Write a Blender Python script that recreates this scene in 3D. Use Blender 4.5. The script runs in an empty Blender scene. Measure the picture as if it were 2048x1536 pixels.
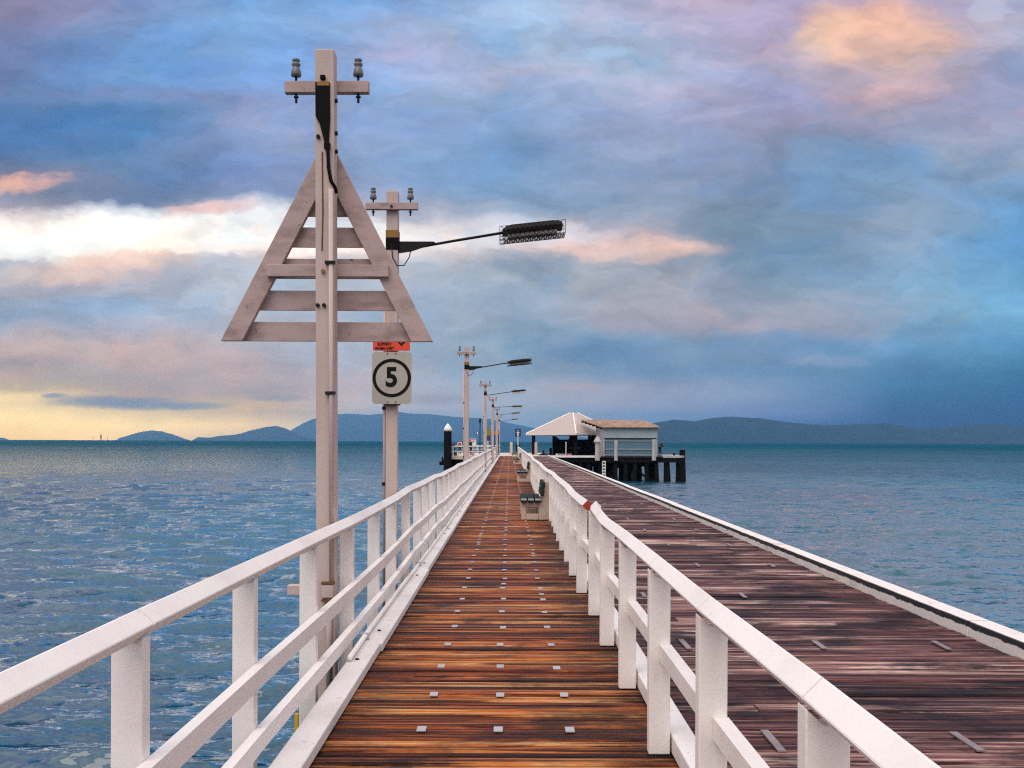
import bpy, bmesh, math, random
import numpy as np
from mathutils import Matrix, Vector

random.seed(7)
rng = np.random.default_rng(7)
scene = bpy.context.scene
COL = scene.collection
R = math.radians

# ------------------------------------------------------------------ camera
EYE = Vector((0.0, 0.0, 1.65))
F, PX, PY = 2000.0, 1019.0, 881.0          # focal length and axis point, in photo pixels
ROLL = R(0.22)
cam_d = bpy.data.cameras.new('camera')
cam = bpy.data.objects.new('camera', cam_d)
COL.objects.link(cam)
cam_d.sensor_width = 36.0
cam_d.lens = F / 2048 * 36.0
cam_d.shift_x = (1024 - PX) / 2048
cam_d.shift_y = (PY - 768) / 2048
cam_d.clip_start, cam_d.clip_end = 0.05, 200000.0
cam.matrix_world = Matrix.Translation(EYE) @ Matrix.Rotation(-ROLL, 4, 'Y') @ Matrix.Rotation(R(90), 4, 'X')
scene.camera = cam
scene.view_settings.view_transform = 'Standard'
scene.view_settings.look = 'None'
scene.view_settings.gamma = 1.0
scene.view_settings.exposure = 0.0
scene.cycles.volume_bounces = 2
scene.cycles.use_denoising = False
scene.cycles.use_adaptive_sampling = False
scene.cycles.filter_width = 1.2
scene.cycles.sample_clamp_indirect = 4.0
scene.cycles.max_bounces = 6
scene.cycles.caustics_reflective = False
scene.cycles.caustics_refractive = False

SEA = -2.65
ERAD = 6371000.0


def at(px, py, Y):
    """point at forward distance Y that stands behind photo pixel (px, py)"""
    cx, cz = (px - PX) / F * Y, -(py - PY) / F * Y
    c, s = math.cos(ROLL), math.sin(ROLL)
    return Vector((c * cx - s * cz, Y, 1.65 + s * cx + c * cz))


def grey(c, k=.13):
    y = .3 * c[0] + .59 * c[1] + .11 * c[2]
    return tuple(v + (y - v) * k for v in c)


def lin(c):
    return tuple(((v / 255) / 12.92 if v / 255 <= 0.04045 else ((v / 255 + 0.055) / 1.055) ** 2.4) for v in c)


# ------------------------------------------------------------------ node helper
class NT:
    def __init__(self, tree):
        self.t = tree
        tree.nodes.clear()

    def n(self, kind, **kw):
        node = self.t.nodes.new(kind)
        for k, v in kw.items():
            if k.startswith('i_'):
                node.inputs[k[2:].replace('_', ' ')].default_value = v
            else:
                setattr(node, k, v)
        return node

    def l(self, a, b):
        self.t.links.new(a, b)

    def put(self, sock, v):
        if hasattr(v, 'is_output'):
            self.l(v, sock)
        elif v is not None:
            sock.default_value = v

    def m(self, op, a, b=None, c=None, clamp=False):
        n = self.n('ShaderNodeMath', operation=op, use_clamp=clamp)
        self.put(n.inputs[0], a)
        if b is not None: self.put(n.inputs[1], b)
        if c is not None: self.put(n.inputs[2], c)
        return n.outputs[0]

    def mr(self, v, a, b, c=0.0, d=1.0, kind='SMOOTHSTEP'):
        n = self.n('ShaderNodeMapRange', interpolation_type=kind, clamp=True) if kind != 'LINEAR' else self.n('ShaderNodeMapRange', clamp=True)
        self.put(n.inputs[0], v)
        for i, x in enumerate((a, b, c, d)):
            self.put(n.inputs[1 + i], x)
        return n.outputs[0]

    def mix(self, f, a, b, blend='MIX'):
        n = self.n('ShaderNodeMix', data_type='RGBA', blend_type=blend, clamp_factor=True)
        self.put(n.inputs['Factor'], f)
        for s, v in ((n.inputs[6], a), (n.inputs[7], b)):
            if isinstance(v, tuple) and len(v) == 3: v = (*v, 1.0)
            self.put(s, v)
        return n.outputs[2]

    def noise(self, vec, scale, detail=4.0, rough=0.55, dist=0.0, col=False):
        n = self.n('ShaderNodeTexNoise')
        n.inputs['Scale'].default_value = scale
        n.inputs['Detail'].default_value = detail
        n.inputs['Roughness'].default_value = rough
        n.inputs['Distortion'].default_value = dist
        if vec is not None: self.l(vec, n.inputs['Vector'])
        return n.outputs[1 if col else 0]

    def scale(self, vec, s, off=None):
        n = self.n('ShaderNodeMapping')
        self.l(vec, n.inputs[0])
        n.inputs['Scale'].default_value = s
        if off is not None: self.put(n.inputs['Location'], off)
        return n.outputs[0]

    def ramp(self, f, stops, interp='LINEAR'):
        n = self.n('ShaderNodeValToRGB')
        e = n.color_ramp.elements
        n.color_ramp.interpolation = interp
        for i, (p, c) in enumerate(stops):
            el = e[i] if i < 2 else e.new(p)
            el.position = p
            el.color = (*c, 1.0) if len(c) == 3 else c
        self.put(n.inputs[0], f)
        return n.outputs[0]

    def comb(self, x, y, z):
        n = self.n('ShaderNodeCombineXYZ')
        for s, v in zip(n.inputs, (x, y, z)): self.put(s, v)
        return n.outputs[0]

    def sep(self, v):
        n = self.n('ShaderNodeSeparateXYZ')
        self.l(v, n.inputs[0])
        return n.outputs


# ------------------------------------------------------------------ sky and light
SUN_EL, SUN_AZ = R(56), R(205)     # clockwise from +Y: behind the camera, a little to the left
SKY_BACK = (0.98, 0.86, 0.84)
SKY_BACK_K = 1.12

SKY = {  # photo column -> (photo row, sRGB)
 0: [(0,(140,130,165)),(100,(110,125,172)),(200,(105,130,178)),(250,(78,122,178)),(320,(82,118,168)),(362,(140,138,168)),(385,(138,142,168)),(425,(160,155,172)),(440,(215,210,215)),(455,(252,248,243)),(480,(262,260,250)),(508,(246,240,234)),(520,(190,188,200)),(560,(178,180,196)),(600,(150,165,190)),(630,(138,160,192)),(660,(170,172,190)),(700,(188,172,174)),(730,(168,158,170)),(765,(195,172,165)),(783,(215,185,160)),(796,(268,226,172)),(835,(268,230,178)),(868,(264,218,170)),(890,(255,208,166))],
 256: [(0,(125,145,195)),(60,(120,155,210)),(130,(108,152,210)),(200,(98,148,204)),(260,(84,132,188)),(320,(102,138,186)),(370,(98,128,172)),(415,(108,128,165)),(440,(228,226,228)),(455,(256,252,248)),(490,(264,262,255)),(508,(256,244,234)),(525,(222,202,200)),(560,(172,172,190)),(590,(172,175,192)),(615,(160,178,206)),(640,(158,175,205)),(665,(172,172,192)),(700,(188,172,178)),(740,(182,168,176)),(775,(172,160,170)),(800,(190,165,165)),(818,(258,218,172)),(850,(266,226,182)),(885,(256,212,182))],
 512: [(0,(112,162,218)),(60,(120,168,222)),(130,(128,165,220)),(200,(138,158,208)),(280,(140,158,200)),(340,(115,140,190)),(400,(125,142,182)),(425,(218,216,222)),(440,(250,247,246)),(480,(262,258,252)),(508,(250,238,234)),(518,(195,195,208)),(560,(180,190,205)),(620,(176,190,210)),(680,(180,182,198)),(740,(180,168,180)),(790,(178,165,175)),(822,(205,180,170)),(850,(240,208,182)),(885,(215,195,190))],
 768: [(0,(118,165,222)),(60,(158,178,222)),(110,(172,175,215)),(160,(148,175,222)),(230,(126,168,220)),(300,(122,165,215)),(350,(135,165,212)),(400,(148,165,200)),(430,(185,190,208)),(460,(238,235,236)),(490,(246,240,236)),(512,(222,212,216)),(540,(175,188,205)),(600,(165,178,200)),(660,(158,178,204)),(720,(160,175,200)),(780,(178,178,198)),(815,(182,178,198)),(840,(160,178,208)),(885,(150,178,210))],
 1024: [(0,(150,180,220)),(40,(152,188,230)),(90,(142,180,222)),(140,(178,182,212)),(180,(142,170,214)),(240,(120,158,210)),(310,(112,154,204)),(380,(118,158,200)),(430,(155,172,200)),(465,(205,202,214)),(495,(225,212,214)),(520,(178,182,196)),(560,(152,168,186)),(620,(150,168,192)),(680,(130,162,192)),(740,(138,166,196)),(790,(160,172,198)),(830,(150,172,202)),(885,(132,172,208))],
 1280: [(0,(182,176,208)),(60,(170,182,216)),(120,(156,186,222)),(180,(168,178,214)),(240,(152,166,206)),(300,(142,162,200)),(360,(140,160,196)),(420,(144,162,190)),(460,(158,158,178)),(485,(215,185,182)),(505,(205,182,182)),(530,(170,172,186)),(590,(165,170,186)),(640,(160,168,190)),(680,(128,155,188)),(740,(120,150,186)),(770,(150,162,192)),(810,(150,165,198)),(850,(130,162,205)),(885,(110,152,202))],
 1536: [(0,(182,165,200)),(70,(180,162,196)),(130,(172,165,200)),(200,(158,155,195)),(260,(145,150,188)),(320,(132,145,180)),(380,(122,142,178)),(440,(122,145,172)),(510,(125,150,172)),(570,(140,158,178)),(620,(165,165,178)),(665,(160,162,184)),(700,(125,155,190)),(740,(112,152,195)),(790,(132,160,200)),(820,(125,152,200)),(850,(95,138,195)),(885,(80,128,190))],
 1792: [(0,(188,162,192)),(60,(205,175,185)),(140,(192,165,178)),(200,(170,158,182)),(260,(156,156,184)),(320,(128,156,192)),(400,(132,160,194)),(500,(140,170,204)),(570,(134,178,212)),(640,(132,168,202)),(690,(115,164,208)),(740,(92,140,184)),(790,(80,130,178)),(830,(72,122,172)),(885,(70,118,168))],
 2048: [(0,(165,168,200)),(60,(165,175,205)),(140,(145,155,192)),(220,(158,158,190)),(250,(158,160,190)),(330,(138,160,190)),(400,(112,158,202)),(470,(102,160,208)),(560,(104,168,214)),(620,(122,180,216)),(690,(88,150,200)),(700,(88,148,190)),(750,(72,128,172)),(800,(66,120,166)),(850,(66,116,162)),(890,(66,114,158))],
}
BLOBS = [
 (1500,470,130,70,(108,136,160),.6),(1640,330,120,45,(122,140,168),.5),(1445,590,36,30,(190,178,178),.6),(1690,610,60,40,(168,172,190),.5),(1560,690,110,14,(108,150,190),.5),
 (1330,640,110,22,(172,165,176),.4),(930,560,60,20,(172,180,192),.5),(700,260,160,40,(170,170,205),.35),(330,190,170,12,(138,140,178),.5),(1150,600,90,14,(172,176,188),.5),
   # x, y, half width, half height, colour, strength
 (1688,66,62,42,(255,206,166),.95),(1800,66,70,48,(252,198,160),.85),(1745,120,150,60,(215,180,175),.45),
 (1245,497,125,14,(255,212,192),.95),(1120,470,70,14,(238,222,222),.8),(1010,470,110,22,(232,226,230),.7),
 (25,368,60,13,(255,196,165),.75),(425,428,70,10,(246,200,192),.8),(230,520,110,10,(255,218,195),.7),(90,545,100,14,(246,210,188),.6),
 (870,798,40,9,(236,198,184),.7),(1075,545,62,32,(132,152,172),.75),(1215,705,70,18,(112,145,180),.7),(1380,560,60,30,(175,172,182),.55),
 (1170,772,60,6,(226,195,188),.6),(230,806,95,9,(160,152,172),.9),(105,795,20,3,(170,160,172),.8),(370,812,60,6,(168,158,175),.8),
 (1710,345,120,45,(105,155,200),.6),(1075,30,42,22,(172,205,240),.75),(1105,60,12,10,(180,208,240),.5),(1215,112,26,9,(178,208,240),.7),(1985,15,22,20,(225,215,228),.6),
 (165,608,70,12,(168,184,212),.7),(1455,610,60,45,(186,170,178),.55),(1480,540,80,60,(118,145,168),.5),(1600,505,90,40,(115,145,172),.4),
 (500,100,200,60,(112,165,222),.35),(165,262,150,34,(66,118,178),.4),(1650,720,60,8,(168,178,205),.6),(560,800,45,5,(205,180,175),.6),
]


HAZE_D = 8e-5
AIR = (.16, .275, .47)            # what an endless depth of that haze looks like


def through_haze(cx, yv, c):
    """radiance the sky needs outside the haze box to be seen as c through it"""
    u = abs(cx - PX) / F; v = max((PY - yv) / F, .003)
    xr = 9000 if cx < PX else 4500
    L = min(min(23400, xr / max(u, .01)) * math.sqrt(1 + u * u), 638 / v)
    t = math.exp(-HAZE_D * L)
    return tuple(max(.004, (a - (1 - t) * b) / t) for a, b in zip(c, AIR))


def build_world():
    w = bpy.data.worlds.new('World')
    scene.world = w
    w.use_nodes = True
    g = NT(w.node_tree)
    tc = g.n('ShaderNodeTexCoord')
    d = tc.outputs['Generated']
    x, y, z = g.sep(d)[:3]
    yy = g.m('MAXIMUM', y, 0.08)
    px0 = g.m('MULTIPLY_ADD', g.m('DIVIDE', x, yy), F, PX)
    py0 = g.m('MULTIPLY_ADD', g.m('DIVIDE', z, yy), -F, PY)
    # turbulence: cloud edges are torn by two octaves of drifted noise, finer towards the horizon
    near = g.mr(py0, 880, 560, 0.16, 1.0)
    c1 = g.comb(g.m('MULTIPLY', px0, 1 / 330.0), g.m('MULTIPLY', py0, 1 / 150.0), 0.0)
    n1 = g.noise(c1, 1.0, 7, 0.56, 0.3, col=True)
    r_, g_, b_ = [o for o in g.n('ShaderNodeSeparateColor').outputs][:3], None, None
    sc = [nd for nd in g.t.nodes if nd.bl_idname == 'ShaderNodeSeparateColor'][-1]
    g.l(n1, sc.inputs[0])
    wx = g.m('MULTIPLY', g.m('SUBTRACT', sc.outputs[0], 0.5), 260.0)
    wy = g.m('MULTIPLY', g.m('SUBTRACT', sc.outputs[1], 0.5), 84.0)
    c1b = g.comb(g.m('MULTIPLY', px0, 1 / 105.0), g.m('MULTIPLY', py0, 1 / 58.0), 7.0)
    n1b = g.noise(c1b, 1.0, 8, 0.60, 0.15, col=True)
    sc2 = g.n('ShaderNodeSeparateColor')
    g.l(n1b, sc2.inputs[0])
    wx = g.m('ADD', wx, g.m('MULTIPLY', g.m('SUBTRACT', sc2.outputs[0], 0.5), 120.0))
    wy = g.m('ADD', wy, g.m('MULTIPLY', g.m('SUBTRACT', sc2.outputs[1], 0.5), 58.0))
    px = g.m('ADD', px0, g.m('MULTIPLY', wx, near))
    py = g.m('ADD', py0, g.m('MULTIPLY', wy, near))
    fac = g.m('DIVIDE', py, 900.0, clamp=True)
    col = None
    for k, cx in enumerate(sorted(SKY)):
        stops = [(yv / 900.0, through_haze(cx, yv, lin(grey(c, .16 if 700 < cx < 1900 else .10)))) for yv, c in SKY[cx]]
        cc = g.ramp(fac, stops)
        col = cc if col is None else g.mix(g.mr(px, cx - 256, cx, kind='LINEAR'), col, cc)
    for bx, by, rx, ry, c, s in BLOBS:
        dx = g.m('MULTIPLY', g.m('SUBTRACT', px, float(bx)), 1 / rx)
        dy = g.m('MULTIPLY', g.m('SUBTRACT', py, float(by)), 1 / ry)
        d2 = g.m('ADD', g.m('MULTIPLY', dx, dx), g.m('MULTIPLY', dy, dy))
        f = g.m('MULTIPLY', g.mr(d2, 3.6, -0.3), s)
        col = g.mix(f, col, lin(c))
    # billow detail
    c2 = g.comb(g.m('MULTIPLY', px, 1 / 150.0), g.m('MULTIPLY', py, 1 / 62.0), 3.0)
    bill = g.noise(c2, 1.0, 9, 0.62, 0.2)
    gain = g.mr(bill, 0.25, 0.75, 0.72, 1.29, kind='LINEAR')
    gain = g.m('ADD', g.m('MULTIPLY', g.m('SUBTRACT', gain, 1.0), g.mr(py0, 870, 700, .35, 1.0)), 1.0)
    # blue openings against lavender-grey vapour
    c4 = g.comb(g.m('MULTIPLY', px, 1 / 210.0), g.m('MULTIPLY', py, 1 / 95.0), 11.0)
    vap = g.mr(g.noise(c4, 1.0, 8, .60, .2), .36, .64)
    vap = g.m('MULTIPLY', vap, g.mr(py0, 860, 740, .2, 1.0))
    col = g.mix(vap, g.mix(1.0, col, (.90, .985, 1.04), 'MULTIPLY'), g.mix(1.0, col, (1.16, 1.06, .99), 'MULTIPLY'))
    hs = g.n('ShaderNodeVectorMath', operation='SCALE')
    g.l(col, hs.inputs[0]); g.l(gain, hs.inputs['Scale'])
    front = hs.outputs[0]
    # the rest of the dome: pale broken overcast over a Nishita sky
    sky = g.n('ShaderNodeTexSky', sky_type='NISHITA', sun_disc=False, sun_elevation=SUN_EL, sun_rotation=SUN_AZ)
    sk = g.n('ShaderNodeVectorMath', operation='SCALE')
    g.l(sky.outputs[0], sk.inputs[0]); sk.inputs['Scale'].default_value = 0.10
    zc = g.m('ADD', g.m('ABSOLUTE', z), 0.25)
    c3 = g.comb(g.m('DIVIDE', x, zc), g.m('DIVIDE', y, zc), 0.0)
    cl = g.noise(c3, 1.3, 7, 0.58, 0.4)
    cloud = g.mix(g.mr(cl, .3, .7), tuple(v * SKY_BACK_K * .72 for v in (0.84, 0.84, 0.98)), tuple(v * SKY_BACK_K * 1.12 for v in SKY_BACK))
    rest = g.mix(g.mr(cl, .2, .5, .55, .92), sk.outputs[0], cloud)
    up = g.n('ShaderNodeVectorMath', operation='SCALE')
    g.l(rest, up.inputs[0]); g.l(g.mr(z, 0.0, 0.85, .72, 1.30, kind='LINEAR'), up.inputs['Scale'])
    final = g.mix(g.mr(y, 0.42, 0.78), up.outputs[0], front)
    final = g.mix(g.mr(z, -0.05, -0.015), (.012, .050, .080), final)      # open sea below the horizon
    bg = g.n('ShaderNodeBackground')
    g.l(final, bg.inputs[0])
    bg.inputs[1].default_value = 1.0
    out = g.n('ShaderNodeOutputWorld')
    g.l(bg.outputs[0], out.inputs[0])


build_world()

sun_d = bpy.data.lights.new('sun', 'SUN')
sun_d.energy = 2.0
sun_d.angle = R(52)
sun_d.color = (1.0, 0.9, 0.8)
sun = bpy.data.objects.new('sun', sun_d)
COL.objects.link(sun)
sd = Vector((math.sin(SUN_AZ) * math.cos(SUN_EL), math.cos(SUN_AZ) * math.cos(SUN_EL), math.sin(SUN_EL)))
sun.rotation_euler = sd.to_track_quat('Z', 'Y').to_euler()

# ------------------------------------------------------------------ materials
M = {}


def material(name):
    m = bpy.data.materials.new(name)
    m.use_nodes = True
    g = NT(m.node_tree)
    out = g.n('ShaderNodeOutputMaterial')
    p = g.n('ShaderNodeBsdfPrincipled')
    g.l(p.outputs[0], out.inputs[0])
    M[name] = m
    return g, p


def bump(g, p, h, strength=.3, dist=.01):
    b = g.n('ShaderNodeBump')
    b.inputs['Strength'].default_value = strength
    b.inputs['Distance'].default_value = dist
    g.l(h, b.inputs['Height'])
    g.l(b.outputs[0], p.inputs['Normal'])


def objco(g):
    tc = g.n('ShaderNodeTexCoord')
    return tc.outputs['Object']


def paint(name, base, grime=(.36, .30, .27), amt=.35, rust=.0, rough=.5, stretch=(1, 1, 1), chips=0.0, spec=.4):
    g, p = material(name)
    co = objco(g)
    big = g.noise(g.scale(co, stretch), 1.7, 5, .6)
    fine = g.noise(co, 38, 4, .65)
    c = g.mix(g.m('MULTIPLY', g.mr(big, .42, .78), amt), base, grime)
    c = g.mix(g.m('MULTIPLY', g.mr(fine, .35, .75), .14), c, tuple(v * .72 for v in base))
    if rust:
        sp = g.noise(g.scale(co, (5, 5, 1.2)), 2.2, 5, .65)
        c = g.mix(g.m('MULTIPLY', g.mr(sp, .62, .74), rust), c, (.33, .12, .035))
    if chips:
        ch = g.noise(co, 13, 5, .7)
        c = g.mix(g.m('MULTIPLY', g.mr(ch, .66, .70), chips), c, (.05, .035, .03))
    g.l(c, p.inputs['Base Color'])
    p.inputs['Roughness'].default_value = rough
    p.inputs['Specular IOR Level'].default_value = spec
    bump(g, p, g.m('ADD', g.m('MULTIPLY', fine, .5), g.noise(co, 7, 3)), .22, .006)
    return M[name]


paint('white_paint', (.87, .815, .77), (.58, .50, .44), .42, .10, .48, chips=.25)
paint('kerb_paint', (.80, .76, .73), (.50, .43, .38), .5, .35, .55, chips=.8)
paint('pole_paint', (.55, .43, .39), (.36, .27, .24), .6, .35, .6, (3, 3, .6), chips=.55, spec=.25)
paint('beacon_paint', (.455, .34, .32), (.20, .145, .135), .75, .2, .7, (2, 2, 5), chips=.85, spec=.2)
paint('cream_paint', (.62, .54, .43), (.42, .36, .29), .5, .1, .6)
paint('dark_metal', (.012, .011, .013), (.03, .02, .014), .5, .15, .6, spec=.15)
paint('black_tar', (.006, .005, .006), (.02, .012, .008), .5, .25, .8, spec=.1)
paint('ochre_band', (.27, .13, .02), (.15, .08, .02), .7, .2, .6)
paint('rust_iron', (.14, .055, .025), (.07, .03, .02), .6, .2, .7)
paint('galvanised', (.42, .42, .43), (.25, .24, .24), .6, .12, .42)
paint('strap_steel', (.26, .22, .22), (.10, .07, .06), .8, .4, .5)
paint('rail_red', (.36, .035, .02), (.2, .03, .02), .5, .0, .55)
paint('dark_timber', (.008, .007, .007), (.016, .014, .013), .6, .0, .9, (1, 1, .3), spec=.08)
paint('grey_pile', (.50, .48, .47), (.15, .13, .12), .9, .12, .8, (6, 6, .5), chips=.8)
paint('shed_grey', (.33, .40, .42), (.22, .28, .30), .6, .0, .6)
paint('shed_mauve', (.45, .40, .42), (.32, .29, .31), .6, .0, .6)
paint('shed_blue', (.10, .19, .24), (.06, .11, .15), .8, .0, .6, (.6, 1, 5))
paint('pavilion_sheet', (.46, .385, .34), (.42, .36, .32), .6, .05, .5)
paint('sign_grey', (.42, .385, .33), (.30, .27, .23), .6, .05, .42)
paint('sign_orange', (.72, .07, .025), (.5, .05, .02), .4, .0, .5)
paint('ink', (.008, .007, .007), (.012, .010, .010), .3, .0, .7, spec=.1)
paint('sign_blue', (.03, .045, .12), (.05, .06, .12), .4, .0, .4)
paint('sign_olive', (.22, .23, .04), (.13, .14, .05), .5, .0, .5)
paint('notice_pink', (.55, .25, .33), (.4, .2, .25), .5, .0, .5)
paint('orange_plastic', (.75, .22, .03), (.5, .15, .03), .4, .0, .45)
paint('yellow_plastic', (.75, .42, .02), (.5, .3, .03), .4, .0, .4)
paint('bench_green', (.008, .022, .018), (.02, .035, .03), .5, .0, .7, spec=.15)
paint('bench_concrete', (.52, .40, .31), (.36, .28, .22), .7, .05, .75, chips=.2)
paint('skin', (.36, .18, .12), (.30, .14, .09), .4, .0, .5)
paint('hair', (.012, .009, .008), (.02, .015, .01), .3, .0, .5)
paint('cloth_white', (.72, .70, .68), (.6, .57, .55), .4, .0, .9)
paint('cloth_red', (.52, .03, .03), (.35, .02, .02), .4, .0, .9)
paint('cloth_dark', (.018, .02, .03), (.03, .03, .04), .4, .0, .9)
paint('cloth_black', (.010, .010, .012), (.02, .02, .02), .4, .0, .9)
paint('cloth_tan', (.36, .17, .08), (.25, .11, .05), .5, .0, .9)
paint('cloth_navy', (.03, .045, .13), (.02, .03, .09), .5, .0, .85)
paint('porcelain', (.13, .135, .155), (.08, .08, .10), .5, .0, .3)

# lamp lens: dull milky plastic, lamps are off
g, p = material('lamp_lens')
p.inputs['Base Color'].default_value = (.55, .53, .48, 1)
p.inputs['Roughness'].default_value = .25
n = g.noise(g.scale(objco(g), (14, 2, 2)), 3, 3)
g.l(g.mix(g.mr(n, .4, .7), (.62, .60, .54), (.35, .31, .26)), p.inputs['Base Color'])

# rusty corrugated roof
g, p = material('rust_roof')
co = objco(g)
n1 = g.noise(g.scale(co, (1.4, .35, .35)), 1.3, 6, .62)
w = g.n('ShaderNodeTexWave', wave_type='BANDS', bands_direction='X')
w.inputs['Scale'].default_value = 4.2
w.inputs['Distortion'].default_value = .3
g.l(co, w.inputs[0])
c = g.ramp(n1, [(.25, (.16, .085, .05)), (.45, (.30, .17, .095)), (.6, (.38, .25, .15)), (.78, (.24, .15, .13))])
g.l(c, p.inputs['Base Color'])
p.inputs['Roughness'].default_value = .65
bump(g, p, w.outputs[1], .5, .02)

# kerb beam on the roadway edge: white with a worn black band along its inner face
g, p = material('banded_kerb')
co = objco(g)
x, y, z = g.sep(co)[:3]
wob = g.m('MULTIPLY', g.m('SUBTRACT', g.noise(g.scale(co, (1, 1.6, 1)), 3, 6, .7), .5), .065)
zz = g.m('ADD', z, wob)
nz = g.sep(g.n('ShaderNodeNewGeometry').outputs['Normal'])[2]
side = g.mr(nz, .6, .3)
band = g.m('MULTIPLY', g.m('MULTIPLY', g.mr(zz, .066, .074), g.mr(zz, .136, .124)), side)
big = g.noise(co, 2.2, 6, .65)
wht = g.mix(g.m('MULTIPLY', g.mr(big, .55, .72), .7), (.76, .71, .66), (.44, .36, .29))
wht = g.mix(g.m('MULTIPLY', g.mr(g.noise(g.scale(co, (1, .45, 1)), 2.5, 6, .7), .66, .74), .9), wht, (.42, .17, .04))
wht = g.mix(g.mr(g.noise(co, 11, 5, .7), .66, .70), wht, (.05, .04, .035))
g.l(g.mix(band, wht, (.016, .017, .022)), p.inputs['Base Color'])
p.inputs['Roughness'].default_value = .6
bump(g, p, g.noise(co, 16, 5, .65), .4, .012)


def timber(name, ramp_stops, dark, dark_amt, rough_lo, rough_hi, edge=False):
    """cross-laid weathered decking; each plank carries a random number in the attribute 'rnd'"""
    g, p = material(name)
    co = objco(g)
    at_ = g.n('ShaderNodeAttribute', attribute_name='rnd')
    rnd = at_.outputs['Fac']
    off = g.comb(g.m('MULTIPLY', rnd, 37.0), g.m('MULTIPLY', rnd, 91.0), 0.0)
    v = g.n('ShaderNodeVectorMath', operation='ADD')
    g.l(co, v.inputs[0]); g.l(off, v.inputs[1])
    vec = v.outputs[0]
    grain = g.noise(g.scale(vec, (.55, 17, 1)), 1.6, 7, .68, .25)
    fine = g.noise(g.scale(vec, (2.2, 70, 1)), 1.6, 5, .7, .2)
    tone = g.noise(g.scale(vec, (.8, 1.6, 1)), 1.1, 4, .6)
    f = g.m('ADD', g.m('ADD', g.m('MULTIPLY', grain, .95), g.m('MULTIPLY', fine, .35)),
            g.m('ADD', g.m('MULTIPLY', tone, .35), g.m('MULTIPLY', g.m('SUBTRACT', rnd, .5), .30)))
    f = g.mr(f, .62, 1.02, kind='LINEAR')
    c = g.ramp(f, ramp_stops)
    # eroded soft grain: black lines
    lines = g.mr(g.noise(g.scale(vec, (.38, 24, 1)), 1.5, 6, .66, .2), .50, .435)
    c = g.mix(g.m('MULTIPLY', lines, .92), c, dark)
    wet = g.noise(g.scale(co, (.9, 1.5, 1)), .9, 5, .65, .4)
    wm = g.mr(wet, .51, .67) if edge else g.mr(wet, .46, .62)
    if edge:
        xx = g.sep(co)[0]
        e = g.m('MAXIMUM', g.mr(xx, .15, .85), g.m('MULTIPLY', g.mr(xx, -.55, -1.0), .8))
        wm = g.m('MAXIMUM', wm, g.m('MULTIPLY', e, g.mr(g.noise(g.scale(co, (1.5, 5, 1)), 1.4, 5, .65), .36, .58)))
    c = g.mix(g.m('MULTIPLY', wm, dark_amt), c, dark)
    g.l(c, p.inputs['Base Color'])
    g.l(g.mr(grain, .35, .65, rough_lo, rough_hi), p.inputs['Roughness'])
    p.inputs['Specular IOR Level'].default_value = .13
    h = g.m('SUBTRACT', g.m('ADD', grain, g.m('MULTIPLY', fine, .5)), g.m('MULTIPLY', lines, .8))
    bump(g, p, h, .7, .012)


timber('walkway_wood', [(0, (.024, .006, .004)), (.25, (.105, .020, .007)), (.45, (.24, .052, .013)), (.63, (.43, .112, .020)), (.82, (.50, .17, .042)), (1, (.60, .32, .13))],
       (.014, .007, .006), .86, .32, .6, edge=True)
timber('roadway_wood', [(0, (.020, .007, .008)), (.26, (.085, .030, .029)), (.48, (.165, .068, .060)), (.68, (.30, .155, .135)), (.84, (.46, .29, .245)), (1, (.68, .49, .42))],
       (.012, .006, .008), .88, .4, .7)

# water
g, p = material('sea_water')
geo = g.n('ShaderNodeNewGeometry')
pos = geo.outputs['Position']
# ripples too small for the mesh: random facet slopes added straight to the wave normal
ra = g.noise(g.scale(pos, (4.5, 11.0, 1)), 1.0, 4, .65, .3, col=True)
rb = g.noise(g.scale(pos, (.5, 2.2, 1), (31, 17, 0)), 1.0, 5, .62, .3, col=True)
va = g.n('ShaderNodeVectorMath', operation='SUBTRACT'); g.l(ra, va.inputs[0]); va.inputs[1].default_value = (.5, .5, .5)
vb = g.n('ShaderNodeVectorMath', operation='SUBTRACT'); g.l(rb, vb.inputs[0]); vb.inputs[1].default_value = (.5, .5, .5)
vs_ = g.n('ShaderNodeVectorMath', operation='ADD'); g.l(va.outputs[0], vs_.inputs[0]); g.l(vb.outputs[0], vs_.inputs[1])
vm = g.n('ShaderNodeVectorMath', operation='MULTIPLY'); g.l(vs_.outputs[0], vm.inputs[0]); vm.inputs[1].default_value = (.9, 1.7, 0)
# farther out the mesh carries no waves, so the facets there carry all of the slope
rad = g.n('ShaderNodeVectorMath', operation='LENGTH'); g.l(pos, rad.inputs[0])
vk = g.n('ShaderNodeVectorMath', operation='SCALE'); g.l(vm.outputs[0], vk.inputs[0]); g.l(g.mr(rad.outputs['Value'], 25, 420, 1.0, 2.6), vk.inputs['Scale'])
vn = g.n('ShaderNodeVectorMath', operation='ADD'); g.l(vk.outputs[0], vn.inputs[0]); g.l(geo.outputs['Normal'], vn.inputs[1])
nn = g.n('ShaderNodeVectorMath', operation='NORMALIZE'); g.l(vn.outputs[0], nn.inputs[0])
g.l(nn.outputs[0], p.inputs['Normal'])
patch = g.noise(g.scale(pos, (.012, .028, 1)), 1.0, 4, .55)
g.l(g.mix(g.mr(patch, .35, .65), (.003, .054, .094), (.006, .088, .130)), p.inputs['Base Color'])
p.inputs['Roughness'].default_value = .9
p.inputs['Specular IOR Level'].default_value = 0
gl = g.n('ShaderNodeBsdfGlossy'); gl.inputs['Roughness'].default_value = .07
gl.inputs['Color'].default_value = (1, 1, 1, 1)
g.l(nn.outputs[0], gl.inputs['Normal'])
fr = g.n('ShaderNodeFresnel'); fr.inputs['IOR'].default_value = 1.33
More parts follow.
